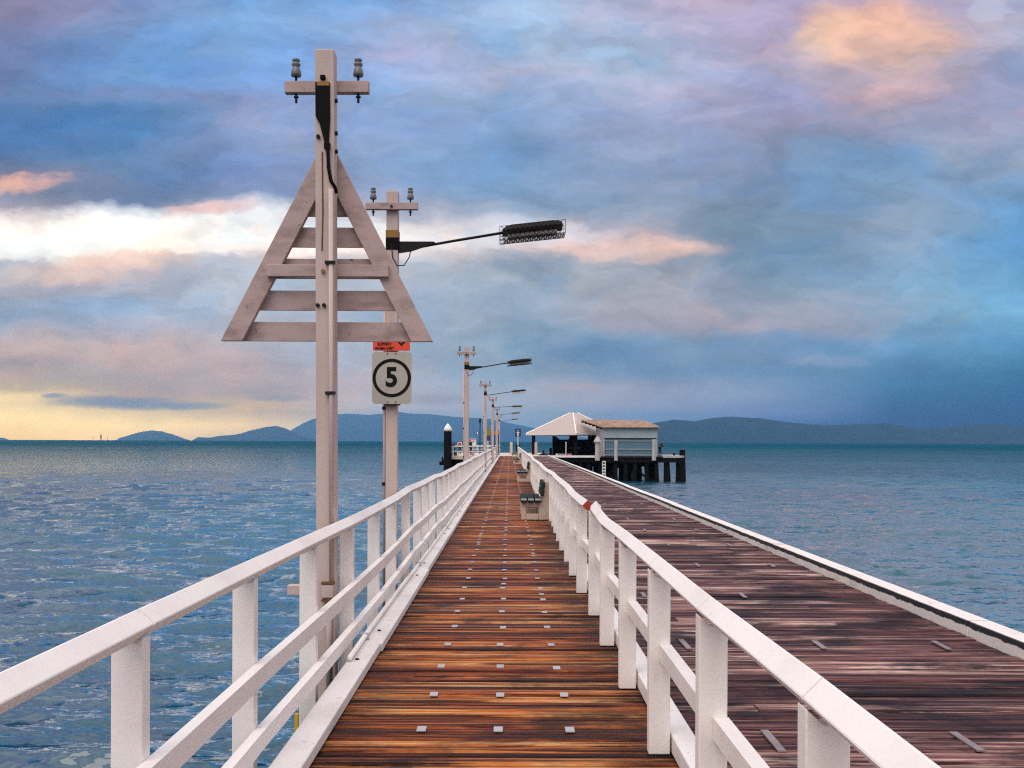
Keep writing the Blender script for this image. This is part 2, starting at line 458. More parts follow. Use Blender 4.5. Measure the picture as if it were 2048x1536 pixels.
g.l(nn.outputs[0], fr.inputs['Normal'])
# short steep chop offshore hides the mirror-like backs of its own waves
keep = g.mr(fr.outputs[0], .86, .66)
fr2 = g.m('ADD', g.m('MULTIPLY', fr.outputs[0], keep), g.m('MULTIPLY', g.m('SUBTRACT', 1.0, keep), .06))
ff = g.m('MULTIPLY', fr2, g.mr(g.m('LOGARITHM', rad.outputs['Value'], 10.0), 1.45, 2.95, 3.0, .13, kind='LINEAR'))
ff = g.m('MINIMUM', ff, .68)
mxs = g.n('ShaderNodeMixShader')
g.l(ff, mxs.inputs[0]); g.l(p.outputs[0], mxs.inputs[1]); g.l(gl.outputs[0], mxs.inputs[2])
mo = [n_ for n_ in g.t.nodes if n_.bl_idname == 'ShaderNodeOutputMaterial'][0]
g.l(mxs.outputs[0], mo.inputs[0])

# far hills: dark scrub over rock, a little haze blue mixed into its colour
g, p = material('hazed_hill_scrub')
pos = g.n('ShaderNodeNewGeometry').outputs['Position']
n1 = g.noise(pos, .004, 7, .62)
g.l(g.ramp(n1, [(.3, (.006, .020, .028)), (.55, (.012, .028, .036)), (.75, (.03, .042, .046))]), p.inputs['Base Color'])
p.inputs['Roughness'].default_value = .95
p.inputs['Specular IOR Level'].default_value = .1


# ------------------------------------------------------------------ mesh builder
class MB:
    def __init__(self):
        self.v, self.f, self.mi, self.r = [], [], [], []

    def add(self, vs, fs, mi=0, r=0.0):
        o = len(self.v)
        self.v += [tuple(v) for v in vs]
        for f in fs:
            self.f.append(tuple(i + o for i in f)); self.mi.append(mi); self.r.append(r)

    def box(self, x0, x1, y0, y1, z0, z1, mi=0, r=0.0):
        self.add([(x0,y0,z0),(x1,y0,z0),(x1,y1,z0),(x0,y1,z0),(x0,y0,z1),(x1,y0,z1),(x1,y1,z1),(x0,y1,z1)],
                 [(0,3,2,1),(4,5,6,7),(0,1,5,4),(1,2,6,5),(2,3,7,6),(3,0,4,7)], mi, r)

    def hexa(self, a, b, mi=0):
        """two matching 4-point loops"""
        self.add(list(a) + list(b), [(3,2,1,0),(4,5,6,7),(0,1,5,4),(1,2,6,5),(2,3,7,6),(3,0,4,7)], mi)

    def prism(self, poly, axis, t0, t1, mi=0):
        """polygon extruded along an axis; poly holds the two other coordinates in order"""
        def pt(a, b, t):
            return {'x': (t, a, b), 'y': (a, t, b), 'z': (a, b, t)}[axis]
        n = len(poly)
        vs = [pt(a, b, t0) for a, b in poly] + [pt(a, b, t1) for a, b in poly]
        self.add(vs, [tuple(range(n)), tuple(range(2 * n - 1, n - 1, -1))] + [(i, i + n, (i + 1) % n + n, (i + 1) % n) for i in range(n)], mi)

    def tube(self, pts, r, seg=8, mi=0, r1=None, caps=True):
        pts = [Vector(p) for p in pts]
        n = len(pts)
        base = []
        up0 = None
        for i, p in enumerate(pts):
            t = (pts[min(i + 1, n - 1)] - pts[max(i - 1, 0)]).normalized()
            if up0 is None:
                up0 = Vector((0, 0, 1)) if abs(t.z) < .9 else Vector((0, 1, 0))
            a = t.cross(up0).normalized(); b = a.cross(t).normalized(); up0 = b
            rr = r if r1 is None else r + (r1 - r) * i / (n - 1)
            base += [p + (a * math.cos(2 * math.pi * k / seg) + b * math.sin(2 * math.pi * k / seg)) * rr for k in range(seg)]
        fs = []
        for i in range(n - 1):
            for k in range(seg):
                fs.append((i * seg + k, i * seg + (k + 1) % seg, (i + 1) * seg + (k + 1) % seg, (i + 1) * seg + k))
        if caps:
            fs.append(tuple(range(seg - 1, -1, -1))); fs.append(tuple((n - 1) * seg + k for k in range(seg)))
        self.add(base, fs, mi)

    def lathe(self, prof, c, seg=14, mi=0):
        """profile of (radius, height) round the vertical through c"""
        vs, fs, n = [], [], len(prof)
        for r, h in prof:
            vs += [(c[0] + r * math.cos(2 * math.pi * k / seg), c[1] + r * math.sin(2 * math.pi * k / seg), c[2] + h) for k in range(seg)]
        for i in range(n - 1):
            for k in range(seg):
                fs.append((i * seg + k, i * seg + (k + 1) % seg, (i + 1) * seg + (k + 1) % seg, (i + 1) * seg + k))
        fs.append(tuple(range(seg - 1, -1, -1))); fs.append(tuple((n - 1) * seg + k for k in range(seg)))
        self.add(vs, fs, mi)

    def build(self, name, mats, parent=None, smooth=False, bevel=0.0, loc=None, kind=None):
        me = bpy.data.meshes.new(name)
        me.from_pydata(self.v, [], self.f)
        if not isinstance(mats, (list, tuple)): mats = [mats]
        for m in mats: me.materials.append(M[m])
        me.polygons.foreach_set('material_index', self.mi)
        if any(self.r):
            at_ = me.attributes.new('rnd', 'FLOAT', 'FACE')
            at_.data.foreach_set('value', self.r)
        if smooth:
            me.polygons.foreach_set('use_smooth', [True] * len(me.polygons))
        bm = bmesh.new(); bm.from_mesh(me)
        bmesh.ops.recalc_face_normals(bm, faces=bm.faces)
        bm.to_mesh(me); bm.free()
        o = bpy.data.objects.new(name, me)
        COL.objects.link(o)
        if smooth:
            sm = [p for p in me.polygons]
        if bevel:
            b = o.modifiers.new('bevel', 'BEVEL'); b.width = bevel; b.segments = 2; b.limit_method = 'ANGLE'; b.angle_limit = R(40)
        if parent is not None: o.parent = parent
        if loc is not None: o.location = loc
        if kind: o['kind'] = kind
        return o


def tag(o, label, cat, group=None):
    o['label'] = label; o['category'] = cat
    if group: o['group'] = group
    return o


def empty(name, loc=(0, 0, 0), rz=0.0):
    o = bpy.data.objects.new(name, None)
    o.empty_display_size = .2
    o.location = loc; o.rotation_euler = (0, 0, rz)
    COL.objects.link(o)
    return o


def kids(o):
    return [c for c in list(bpy.data.objects) if c.parent == o]


def copy_tree(o, parent=None):
    c = o.copy(); COL.objects.link(c)
    c.parent = parent
    for ch in kids(o): copy_tree(ch, c)
    return c


def text(body, size, mat, parent, loc, name='lettering', rot=(R(90), 0, 0), ext=.0015, align='CENTER', bold=0.0, sx=1.0):
    cu = bpy.data.curves.new(name, 'FONT')
    cu.body = body; cu.size = size; cu.extrude = ext; cu.align_x = align; cu.align_y = 'CENTER'; cu.offset = bold
    cu.materials.append(M[mat])
    o = bpy.data.objects.new(name, cu); COL.objects.link(o)
    bpy.context.view_layer.update()
    me = bpy.data.meshes.new_from_object(o.evaluated_get(bpy.context.evaluated_depsgraph_get()))
    bpy.data.objects.remove(o)
    o = bpy.data.objects.new(name, me); COL.objects.link(o)
    o.parent = parent; o.location = loc; o.rotation_euler = rot; o.scale = (sx, 1, 1)
    return o


# ------------------------------------------------------------------ sea
def build_sea():
    H = 1.65 - SEA
    rings = [0.5, 3, 6, 8, 10]
    yp = 820.0
    while yp > 5.5:
        rings.append(H * F / yp)
        yp -= 1.0 if yp > 200 else (.62 if yp > 20 else .5)
    rings += [1800, 2200, 2800, 3600, 4600, 6000, 7500, 9500, 13000, 17000, 23500]
    rings = np.array(sorted(set(rings)))
    th = np.concatenate([np.linspace(-180, -40, 141)[:-1], np.linspace(-40, 40, 721), np.linspace(40, 180, 141)[1:-1]])
    th = np.radians(th)
    nr, nt = len(rings), len(th)
    rr, tt = np.meshgrid(rings, th, indexing='ij')
    X, Y = rr * np.sin(tt), rr * np.cos(tt)
    dr = np.gradient(rings)[:, None] * np.ones((1, nt))
    Z = np.zeros_like(X); DX = np.zeros_like(X); DY = np.zeros_like(X)
    N = 170
    lam = np.exp(rng.uniform(np.log(.16), np.log(3.4), N))
    ang = np.radians(rng.normal(-90 + 6, 20, N))
    ph = rng.uniform(0, 2 * np.pi, N)
    k = 2 * np.pi / lam
    slope = .0285 * np.where(lam < .6, (lam / .6) ** .25, 1.0) * np.where((lam > .9) & (lam < 2.4), 1.25, 1.0)
    amp = slope / k
    for i in range(N):
        kx, ky = k[i] * np.cos(ang[i]), k[i] * np.sin(ang[i])
        att = np.clip((lam[i] / dr - 1.7) / 1.6, 0, 1)
        a = amp[i] * att
        arg = kx * X + ky * Y + ph[i]
        Z += a * np.sin(arg)
        q = .42 * a
        DX += q * np.cos(ang[i]) * np.cos(arg); DY += q * np.sin(ang[i]) * np.cos(arg)
    Z = Z + SEA - rr ** 2 / (2 * ERAD)
    vs = np.stack([X + DX, Y + DY, Z], -1).reshape(-1, 3)
    i, j = np.meshgrid(np.arange(nr - 1), np.arange(nt), indexing='ij')
    j2 = (j + 1) % nt
    q = np.stack([i * nt + j, i * nt + j2, (i + 1) * nt + j2, (i + 1) * nt + j], -1).reshape(-1, 4)
    me = bpy.data.meshes.new('sea')
    me.vertices.add(len(vs)); me.vertices.foreach_set('co', vs.ravel().astype(np.float32))
    me.loops.add(q.size); me.loops.foreach_set('vertex_index', q.ravel().astype(np.int32))
    me.polygons.add(len(q))
    me.polygons.foreach_set('loop_start', np.arange(0, q.size, 4, dtype=np.int32))
    me.polygons.foreach_set('loop_total', np.full(len(q), 4, dtype=np.int32))
    me.update(); me.validate()
    me.polygons.foreach_set('use_smooth', np.ones(len(q), dtype=bool))
    me.materials.append(M['sea_water'])
    o = bpy.data.objects.new('sea', me); COL.objects.link(o)
    o['kind'] = 'structure'; o['label'] = 'wind-rippled blue sea on both sides of the pier'
    return o


build_sea()


# ------------------------------------------------------------------ far land
def hill(name, pts, D, depth, label, seed, rough=.10):
    r = np.random.default_rng(seed)
    px = np.array([p[0] for p in pts], float); py = np.array([p[1] for p in pts], float)
    n = max(40, int((px[-1] - px[0]) / 4))
    xs = np.linspace(px[0], px[-1], n)
    ys = np.interp(xs, px, py)
    jit = np.zeros(n)
    for lamb, a in ((40, .8), (17, .5), (8, .3)):
        jit += a * np.interp(xs, np.arange(px[0] - lamb, px[-1] + 2 * lamb, lamb), r.normal(0, 1, len(np.arange(px[0] - lamb, px[-1] + 2 * lamb, lamb))))
    drop = D * D / (2 * ERAD)
    ridge = [at(a, b, D) for a, b in zip(xs, ys)]
    rows = np.linspace(-1, 1, 19)
    spur = r.normal(0, 1, (len(rows), n))
    for _ in range(2):
        spur = (spur + np.roll(spur, 1, 1) + np.roll(spur, -1, 1)) / 3
    V = []
    base = SEA - drop - 4
    for ri, t in enumerate(rows):
        for ci in range(n):
            q = ridge[ci]
            hgt = max(q.z - base, 4)
            hgt = hgt + jit[ci] * D / F * .55 * min(1.0, hgt / (D / F * 8))
            prof = (1 - abs(t)) ** 1.15 * (1 + rough * 3.0 * spur[ri, ci] * abs(t) * (1 - abs(t)) * 2)
            sc = (D + t * depth) / D
            V.append((q.x * sc, D + t * depth, base + hgt * prof))
    Fc = []
    for ri in range(len(rows) - 1):
        for ci in range(n - 1):
            a = ri * n + ci
            Fc.append((a, a + 1, a + n + 1, a + n))
    mb = MB(); mb.v, mb.f = V, Fc; mb.mi = [0] * len(Fc); mb.r = [0.0] * len(Fc)
    o = mb.build(name, 'hazed_hill_scrub', smooth=True)
    o['kind'] = 'structure'; o['label'] = label
    return o


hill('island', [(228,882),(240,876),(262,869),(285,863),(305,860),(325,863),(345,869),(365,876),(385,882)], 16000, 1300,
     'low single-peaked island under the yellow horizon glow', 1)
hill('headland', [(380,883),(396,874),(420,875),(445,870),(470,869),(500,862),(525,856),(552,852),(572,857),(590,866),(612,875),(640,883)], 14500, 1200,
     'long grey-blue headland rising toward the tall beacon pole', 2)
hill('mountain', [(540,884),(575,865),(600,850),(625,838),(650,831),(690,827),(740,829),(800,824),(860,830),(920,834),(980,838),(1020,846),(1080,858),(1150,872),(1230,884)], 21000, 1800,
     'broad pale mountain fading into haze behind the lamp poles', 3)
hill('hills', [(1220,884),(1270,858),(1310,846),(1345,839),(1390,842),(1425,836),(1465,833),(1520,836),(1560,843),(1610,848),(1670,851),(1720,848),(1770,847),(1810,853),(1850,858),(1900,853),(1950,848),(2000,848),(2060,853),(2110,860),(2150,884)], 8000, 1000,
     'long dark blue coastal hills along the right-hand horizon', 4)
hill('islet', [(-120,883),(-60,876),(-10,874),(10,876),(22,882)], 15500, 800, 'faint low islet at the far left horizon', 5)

# haze
hb = MB()
hb.box(-9000, 4500, -800, 23400, SEA - 60, 640)
hz = hb.build('haze', 'hazed_hill_scrub')
hz.data.materials.clear()
hm = bpy.data.materials.new('haze_air'); hm.use_nodes = True
g = NT(hm.node_tree)
out = g.n('ShaderNodeOutputMaterial')
pv = g.n('ShaderNodeVolumePrincipled')
pv.inputs['Color'].default_value = (.38, .71, 1.0, 1)
pv.inputs['Density'].default_value = HAZE_D
pv.inputs['Anisotropy'].default_value = .75
g.l(pv.outputs[0], out.inputs['Volume'])
hz.data.materials.append(hm)
hz['kind'] = 'stuff'; hz['label'] = 'thin blue sea haze over the far hills'
hz.display_type = 'WIRE'

# ------------------------------------------------------------------ pier decks
Y0, Y1 = -3.0, 106.0
WX0, WX1 = -1.16, 0.985          # walkway
RX0, RX1 = 0.99, 4.12            # roadway


def planks(mb, x0, x1, y0, y1, wlo, whi, jit, ends):
    y = y0
    while y < y1:
        w = random.uniform(wlo, whi)
        z = random.uniform(-jit, 0)
        tl = random.uniform(-jit, jit) * .5
        a, b = x0 + random.uniform(-ends, ends), x1 + random.uniform(-ends, ends)
        gap = random.uniform(.010, .024) if ends else random.uniform(.012, .032)
        ya, yb = y, y + w - gap
        cr = .012
        # slightly rounded arris so the joint reads as a dark line
        prof = [(ya, -.055), (ya, z - cr), (ya + cr, z), (yb - cr, z + tl), (yb, z - cr + tl), (yb, -.055)]
        vs = [(a, q[0], q[1]) for q in prof] + [(b, q[0], q[1]) for q in prof]
        n = 6
        if ends == 0 and random.random() < .55:
            cut = random.choice((2.0, 3.0, 2.0, 3.0, 1.55)) + random.uniform(-.03, .03)
            z2 = random.uniform(-jit, 0) - z
            parts_ = ((a, cut - .005, 0.0), (cut + .005, b, z2))
        else:
            parts_ = ((a, b, 0.0),)
        for pa, pb, dz in parts_:
            vs = [(pa, q[0], q[1] + dz) for q in prof] + [(pb, q[0], q[1] + dz) for q in prof]
            mb.add(vs, [tuple(range(n)), tuple(range(2 * n - 1, n - 1, -1))] + [(i, i + n, (i + 1) % n + n, (i + 1) % n) for i in range(n)], 0, random.uniform(.01, 1))
        y += w
        continue
        mb.add(vs, [tuple(range(n)), tuple(range(2 * n - 1, n - 1, -1))] + [(i, i + n, (i + 1) % n + n, (i + 1) % n) for i in range(n)], 0, random.uniform(.01, 1))
        y += w


mb = MB(); planks(mb, WX0, WX1 - .01, Y0, Y1, .088, .15, .010, .012)
walk = mb.build('walkway', 'walkway_wood'); walk['kind'] = 'structure'; walk['label'] = 'wet orange-brown plank walkway between the white railings'
mb = MB(); planks(mb, RX0, RX1 - .21, Y0, Y1, .15, .24, .012, .0)
road = mb.build('roadway', 'roadway_wood'); road['kind'] = 'structure'; road['label'] = 'purplish grey plank roadway to the right of the walkway'

# metal strips let into the walkway: three rows
k = 0
rest = MB()
Y = 2.6
rows = []
while Y < 104:
    for X in (-.49, -.06, .35):
        rows.append((X + random.uniform(-.012, .012), Y + random.uniform(-.03, .03)))
    if random.random() < .22 and Y > 8:
        X = random.choice((-.49, -.06, .35)); rows.append((X, Y + .32))
    Y += .78
for X, Y in rows:
    t = MB() if k < 100 else rest
    t.box(X - .026, X + .026, Y - .048, Y + .048, .0005, .005)
    if k < 100:
        t.build('metal_strip', 'galvanised', walk)
    k += 1
rest.build('metal_strip', 'galvanised', walk, kind='stuff')
# steel straps on the roadway
k = 0
rest = MB()
Y = 2.9
while Y < 104:
    for X in (1.44, 2.51, 3.49):
        if X == 1.44 and Y > 12: continue
        t = MB() if k < 90 else rest
        dx = random.uniform(-.02, .02)
        if random.random() < .12 and Y > 7: continue
        a_ = R(random.uniform(-4, 4)); hl = random.uniform(.15, .20)
        cs_ = [(X + dx + u * math.cos(a_) - v * math.sin(a_), Y + u * math.sin(a_) + v * math.cos(a_)) for u, v in ((-.022, -hl), (.022, -hl), (.022, hl), (-.022, hl))]
        t.prism(cs_, 'z', .001, .010)
        if k < 90: t.build('metal_strap', 'strap_steel', road)
        k += 1
    Y += 2.6
rest.build('metal_strap', 'strap_steel', road, kind='stuff')

# substructure
sub = empty('pier_substructure')
tag(sub, 'dark timber beams and piles carrying the pier decks', 'pier frame')
for X in (-1.05, -.35, .35, 1.0, 2.0, 3.0, 3.85):
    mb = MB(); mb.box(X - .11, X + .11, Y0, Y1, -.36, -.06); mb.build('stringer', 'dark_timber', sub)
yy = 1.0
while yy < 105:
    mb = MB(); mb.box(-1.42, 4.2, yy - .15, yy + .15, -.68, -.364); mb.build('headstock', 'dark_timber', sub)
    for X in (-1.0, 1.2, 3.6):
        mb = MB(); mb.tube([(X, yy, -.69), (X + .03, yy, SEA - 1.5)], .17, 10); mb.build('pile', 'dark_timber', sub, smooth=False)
    yy += 8.4

# ------------------------------------------------------------------ railings
def arris(mb, a, b, d, mi=0, mi_end=None):
    """square rail set on edge between points a and b (half diagonal d)"""
    def loop(p):
        return [(p[0], p[1], p[2] - d), (p[0] + d, p[1], p[2]), (p[0], p[1], p[2] + d), (p[0] - d, p[1], p[2])]
    A, B = loop(a), loop(b)
    mb.add(A + B, [(0, 1, 5, 4), (1, 2, 6, 5), (2, 3, 7, 6), (3, 0, 4, 7), (7, 6, 5, 4)], mi)
    mb.add(A, [(3, 2, 1, 0)], mi if mi_end is None else mi_end)


def notched_post(x0, x1, y0, y1, z0, ztop, xc):
    """square post with a V cut in its head for the arris rail"""
    mb = MB()
    h = (x1 - x0) / 2
    mb.prism([(x0, z0), (x1, z0), (x1, ztop + (x1 - xc) * .9), (xc, ztop), (x0, ztop + (xc - x0) * .9)], 'y', y0, y1)
    return mb


HR = .995
# left railing
lr = empty('railing', (-1.29, 0, 0))
tag(lr, 'white timber railing with two side rails on the seaward left edge', 'railing')
lposts = [.30, 1.85] + [3.42 + 1.545 * i for i in range(66)]
lposts = [y for y in lposts if y < 104.5]
lx = [-1.29 - .0006 * max(0, y - 8) + random.uniform(-.014, .014) for y in lposts]
lz = [HR + random.uniform(-.012, .012) + .012 * math.sin(y * .55) for y in lposts]
off = Vector((1.29, 0, 0))
D = .056


def child(mb, name, mats, parent, bevel=0.0, **kw):
    o = mb.build(name, mats, parent, bevel=bevel, **kw)
    o.matrix_parent_inverse = parent.matrix_basis.inverted()
    return o


for i, y in enumerate(lposts):
    xo = lx[i] + 1.29
    mb = notched_post(-1.372 + xo, -1.262 + xo, y, y + .075, -.42, lz[i] - D * 1.2, lx[i])
    child(mb, 'post', 'white_paint', lr, bevel=.005 if y < 20 else 0)
    ya = y + .04
    if i + 1 < len(lposts):
        mb = MB(); arris(mb, (lx[i], ya + .003, lz[i]), (lx[i + 1], lposts[i + 1] + .0385, lz[i + 1]), D)
        child(mb, 'top_rail', 'white_paint', lr, bevel=.006 if y < 25 else 0)
# side rails on the inner face of the posts, in long lengths
for (za, zb, nm) in ((.435, .53, 'side_rail'), (.115, .205, 'side_rail')):
    i = 0
    while i < len(lposts) - 1:
        j = min(i + 3, len(lposts) - 1)
        mb = MB()
        for q in range(i, j):
            xa, xb = lx[q] + .030, lx[q + 1] + .030
            ya, yb = lposts[q] + (.040 if q > i else .042), lposts[q + 1] + .040
            da, db = lz[q] - HR, lz[q + 1] - HR
            mb.hexa([(xa, ya, za + da), (xa + .052, ya, za + da), (xa + .052, ya, zb + da), (xa, ya, zb + da)],
                    [(xb, yb, za + db), (xb + .052, yb, za + db), (xb + .052, yb, zb + db), (xb, yb, zb + db)])
        child(mb, nm, 'white_paint', lr)
        i = j
mb = MB(); mb.box(-1.395, -1.3735, 6.52, 6.55, -.25, -.14)
child(mb, 'reflector', 'yellow_plastic', lr)

# kerb along the left edge of the walkway
kb = empty('walkway_kerb', (-1.07, 0, 0))
tag(kb, 'low white painted kerb timber with rust stains beside the left railing', 'kerb')
y = Y0
while y < Y1:
    L = min(random.uniform(4.2, 6.0), Y1 - y)
    dx = random.uniform(-.008, .008); dz = random.uniform(-.004, .006)
    mb = MB(); mb.box(-1.15 + dx, -.99 + dx, y, y + L - .006, .002, .07 + dz)
    child(mb, 'kerb_timber', 'kerb_paint', kb, bevel=.008 if y < 30 else 0)
    if y < 40:
        for yb in (y + .5, y + L - .6):
            mb = MB(); mb.lathe([(.016, 0), (.016, .006), (.010, .010)], (-1.08 + dx, yb, .0705 + dz), 8)
            child(mb, 'bolt', 'dark_metal', kb)
    y += L
# conduit on the kerb
cd = MB()
pts = []
yy = 7.1
while yy < 104:
    pts.append((-1.135 + random.uniform(-.008, .008), yy, .098 + random.uniform(-.004, .004))); yy += 1.2
cd.tube(pts, .020, 8)
co_ = cd.build('conduit', 'white_paint', smooth=True)
tag(co_, 'white cable conduit lying along the left kerb', 'conduit')
for yb in (7.9, 12.5, 18, 24, 31):
    mb = MB(); mb.box(-1.165, -1.105, yb, yb + .03, .072, .122); mb.build('clip', 'galvanised', co_)

# right railing
rr_ = empty('railing', (.79, 0, 0))
tag(rr_, 'white railing between walkway and roadway, its rail broken at a red end', 'railing')
rposts = [-.40, 1.05] + [2.48 + 1.39 * i for i in range(74)]
rposts = [y for y in rposts if y < 104.8]


def rxc(y):
    return float(np.interp(y, [0, 8, 9.4, 10.2, 10.35, 16, 20.4, 20.9, 29, 40, 105], [.79, .79, .815, .85, .775, .82, .885, .84, .835, .875, .90]))


rx = [rxc(y) + random.uniform(-.008, .008) for y in rposts]
rz = [HR + random.uniform(-.010, .010) + .010 * math.sin(y * .47 + 1) for y in rposts]
brk = max(i for i, y in enumerate(rposts) if y < 10.3)
DR = .054
for i, y in enumerate(rposts):
    xo = min(rx[i] - .79, .1)
    px0 = .737 + xo * (1.0 if y > 11 else .55)
    mb = notched_post(px0, px0 + .112, y, y + .075, .001, rz[i] - DR * 1.2, min(max(rx[i], px0 + .03), px0 + .09))
    child(mb, 'post', 'white_paint', rr_, bevel=.005 if y < 20 else 0)
    if i + 1 < len(rposts):
        a = (rx[i], y + .04 + .003, rz[i]); b = (rx[i + 1], rposts[i + 1] + .0385, rz[i + 1])
        mb = MB()
        if i == brk:       # the break: near length stops past the post, far length starts with a red end
            e = Vector(a).lerp(Vector(b), .26); s = Vector(a).lerp(Vector(b), .30)
            e.x = rx[i] + .03; e.z += .01
            s.x = .775; s.z = rz[i + 1] + .012
            m2 = MB(); arris(m2, a, e, DR); child(m2, 'top_rail', 'white_paint', rr_, bevel=.006)
            arris(mb, s, b, DR, 0, 1)
            child(mb, 'top_rail', ['white_paint', 'rail_red'], rr_)['label'] = 'rail length with a red painted end'
        else:
            arris(mb, a, b, DR); child(mb, 'top_rail', 'white_paint', rr_, bevel=.006 if y < 25 else 0)
for q in range(len(rposts) - 1):
    px0 = .737 + min(rx[q] - .79, .1) * (1.0 if rposts[q] > 11 else .55)
    px1 = .737 + min(rx[q + 1] - .79, .1) * (1.0 if rposts[q + 1] > 11 else .55)
    ya, yb = rposts[q] + .077, rposts[q + 1] - .002
    d0, d1 = rz[q] - HR, rz[q + 1] - HR
    mb = MB()
    mb.hexa([(px0 + .055, ya, .50 + d0), (px0 + .115, ya, .50 + d0), (px0 + .115, ya, .585 + d0), (px0 + .055, ya, .585 + d0)],
            [(px1 + .055, yb, .50 + d1), (px1 + .115, yb, .50 + d1), (px1 + .115, yb, .585 + d1), (px1 + .055, yb, .585 + d1)])
    child(mb, 'side_rail', 'white_paint', rr_)
mb = MB(); mb.box(.845, .862, 9.46, 9.50, .50, .60); child(mb, 'reflector', 'yellow_plastic', rr_)

mk = empty('dividing_kerb', (.92, 0, 0))
tag(mk, 'white kerb timber at the foot of the railing beside the roadway', 'kerb')
y = Y0
while y < Y1:
    L = min(random.uniform(3.2, 5.0), Y1 - y)
    dx = random.uniform(-.006, .01); dz = random.uniform(-.006, .006)
    mb = MB(); mb.box(.862 + dx, .984 + dx, y, y + L - .008, .002, .105 + dz)
    child(mb, 'kerb_timber', 'kerb_paint', mk, bevel=.008 if y < 30 else 0)
    y += L

# outer kerb of the roadway
ok = empty('roadway_kerb', (4.0, 0, 0))
tag(ok, 'raised white edge beam with a worn black band along the outer roadway edge', 'kerb')
y = Y0
while y < Y1:
    L = min(random.uniform(4.6, 6.4), Y1 - y)
    dx = random.uniform(-.015, .015); dz = random.uniform(-.006, .006)
    mb = MB(); mb.box(3.915 + dx, 4.105 + dx, y, y + L - .012, -.06, .135 + dz)
    child(mb, 'edge_beam', 'banded_kerb', ok, bevel=.010 if y < 40 else 0)
    y += L


# ------------------------------------------------------------------ poles and lamps
def insulator(parent, x, y, z, armh):
    pin = MB()
    pin.tube([(x, y, z - armh - .075), (x, y, z + .07)], .010, 8)
    pin.lathe([(.022, -.012), (.018, 0)], (x, y, z - armh - .02), 8)
    po = pin.build('insulator_pin', 'dark_metal', parent)
    b = MB()
    b.lathe([(.012, .050), (.040, .048), (.043, .062), (.036, .10), (.027, .118), (.026, .124), (.036, .135), (.036, .15), (.022, .158), (.022, .163), (.032, .172), (.030, .185), (.012, .190)], (x, y, z), 14)
    bo = b.build('insulator', 'porcelain', po, smooth=True)


def pole(loc, top, width, label, group=None, foot=-1.0):
    root = empty('utility_pole', loc)
    tag(root, label, 'pole', group)
    h = width / 2
    mb = MB(); mb.box(-h, h, -h, h, foot, top)
    mb.build('shaft', 'pole_paint', root, bevel=.010)
    return root


def cross_arm(root, y, z, half, x_ins, h=.095):
    mb = MB(); mb.box(-half, half, y - .075, y - .001, z - h, z)
    a = mb.build('cross_arm', 'beacon_paint', root, bevel=.005)
    for s in (-1, 1): insulator(a, s * x_ins, y - .038, z, h)
    return a


# foreground pole (carries the triangular beacon)
p1 = at(656.5, 881, 8.0)
T1 = 4.75
pole1 = pole((p1.x, 8.0, 0), T1, .150, 'tall weathered white pole with bare cross arm in front of the triangle board')
mb = MB(); mb.box(-.352, .328, .078, .150, T1 - .292, T1 - .198)
pole1.rotation_euler = (0, -.0062, 0)
arm = mb.build('cross_arm', 'beacon_paint', pole1, bevel=.005)
for s in (-1, 1): insulator(arm, s * .252 - .012, .114, T1 - .198, .094)
mb = MB(); mb.prism([(-.070, T1 - .27), (.045, T1 - .27), (.047, T1 - .56), (.035, T1 - .76), (.005, T1 - .76), (-.035, T1 - .60), (-.068, T1 - .54)], 'y', -.096, -.077)
mb.box(-.03, .01, -.102, -.077, T1 - .25, T1 - .215)
mb.build('cable_cover', 'black_tar', pole1, bevel=.004)
mb = MB(); mb.box(-.055, .042, -.0985, -.0965, T1 - .30, T1 - .268); mb.build('cover_flashing', 'ochre_band', pole1)
mb = MB()
mb.tube([(.02, -.092, T1 - .74), (.030, -.098, T1 - .80), (.035, -.096, T1 - .95), (.052, -.090, T1 - 1.05), (.082, -.072, T1 - 1.10), (.084, -.03, T1 - 1.13)], .014, 8)
mb.build('cable', 'black_tar', pole1, smooth=True)
mb = MB(); mb.box(.002, .048, -.112, -.078, T1 - .80, T1 - .755); mb.build('cable_clamp', 'black_tar', pole1)
mb = MB(); mb.tube([(.052, -.097, T1 - 1.12), (.052, -.097, .50)], .019, 10); mb.build('conduit', 'pole_paint', pole1, smooth=True)
mb = MB(); mb.tube([(.030, -.100, .40), (.030, -.100, -.3)], .022, 10); mb.build('conduit', 'pole_paint', pole1, smooth=True)
mb = MB(); mb.box(-.020, .072, -.135, -.078, .40, .51); mb.build('junction_box', 'pole_paint', pole1, bevel=.012)
for zz in (.52, .385):
    mb = MB(); mb.box(-.024, .076, -.138, -.079, zz - .008, zz + .008); mb.build('box_flange', 'rust_iron', pole1)
for zz in (T1 - 1.70, T1 - 2.73, -.32):
    mb = MB(); mb.box(.008, .085, -.122, -.079, zz - .012, zz + .012); mb.build('saddle', 'dark_metal', pole1)
for zz in (T1 - .395, T1 - .655, T1 - .80):
    mb = MB(); mb.tube([(.076, -.02, zz), (.094, -.02, zz)], .018, 8); mb.build('bolt', 'dark_metal', pole1)
for (xx, zz, m_) in ((-.012, T1 - 1.765, 'ochre_band'), (-.055, T1 - 2.035, 'dark_metal'), (-.005, T1 - 2.035, 'dark_metal'), (-.048, T1 - .70, 'dark_metal')):
    mb = MB(); mb.tube([(xx, -.076, zz), (xx, -.098, zz)], .016, 8); mb.build('bolt', m_, pole1)
mb = MB(); mb.tube([(-.018, -.077, T1 - .82), (-.014, -.077, T1 - 1.3), (-.022, -.077, T1 - 1.6)], .006, 6); mb.build('rust_seam', 'rust_iron', pole1)
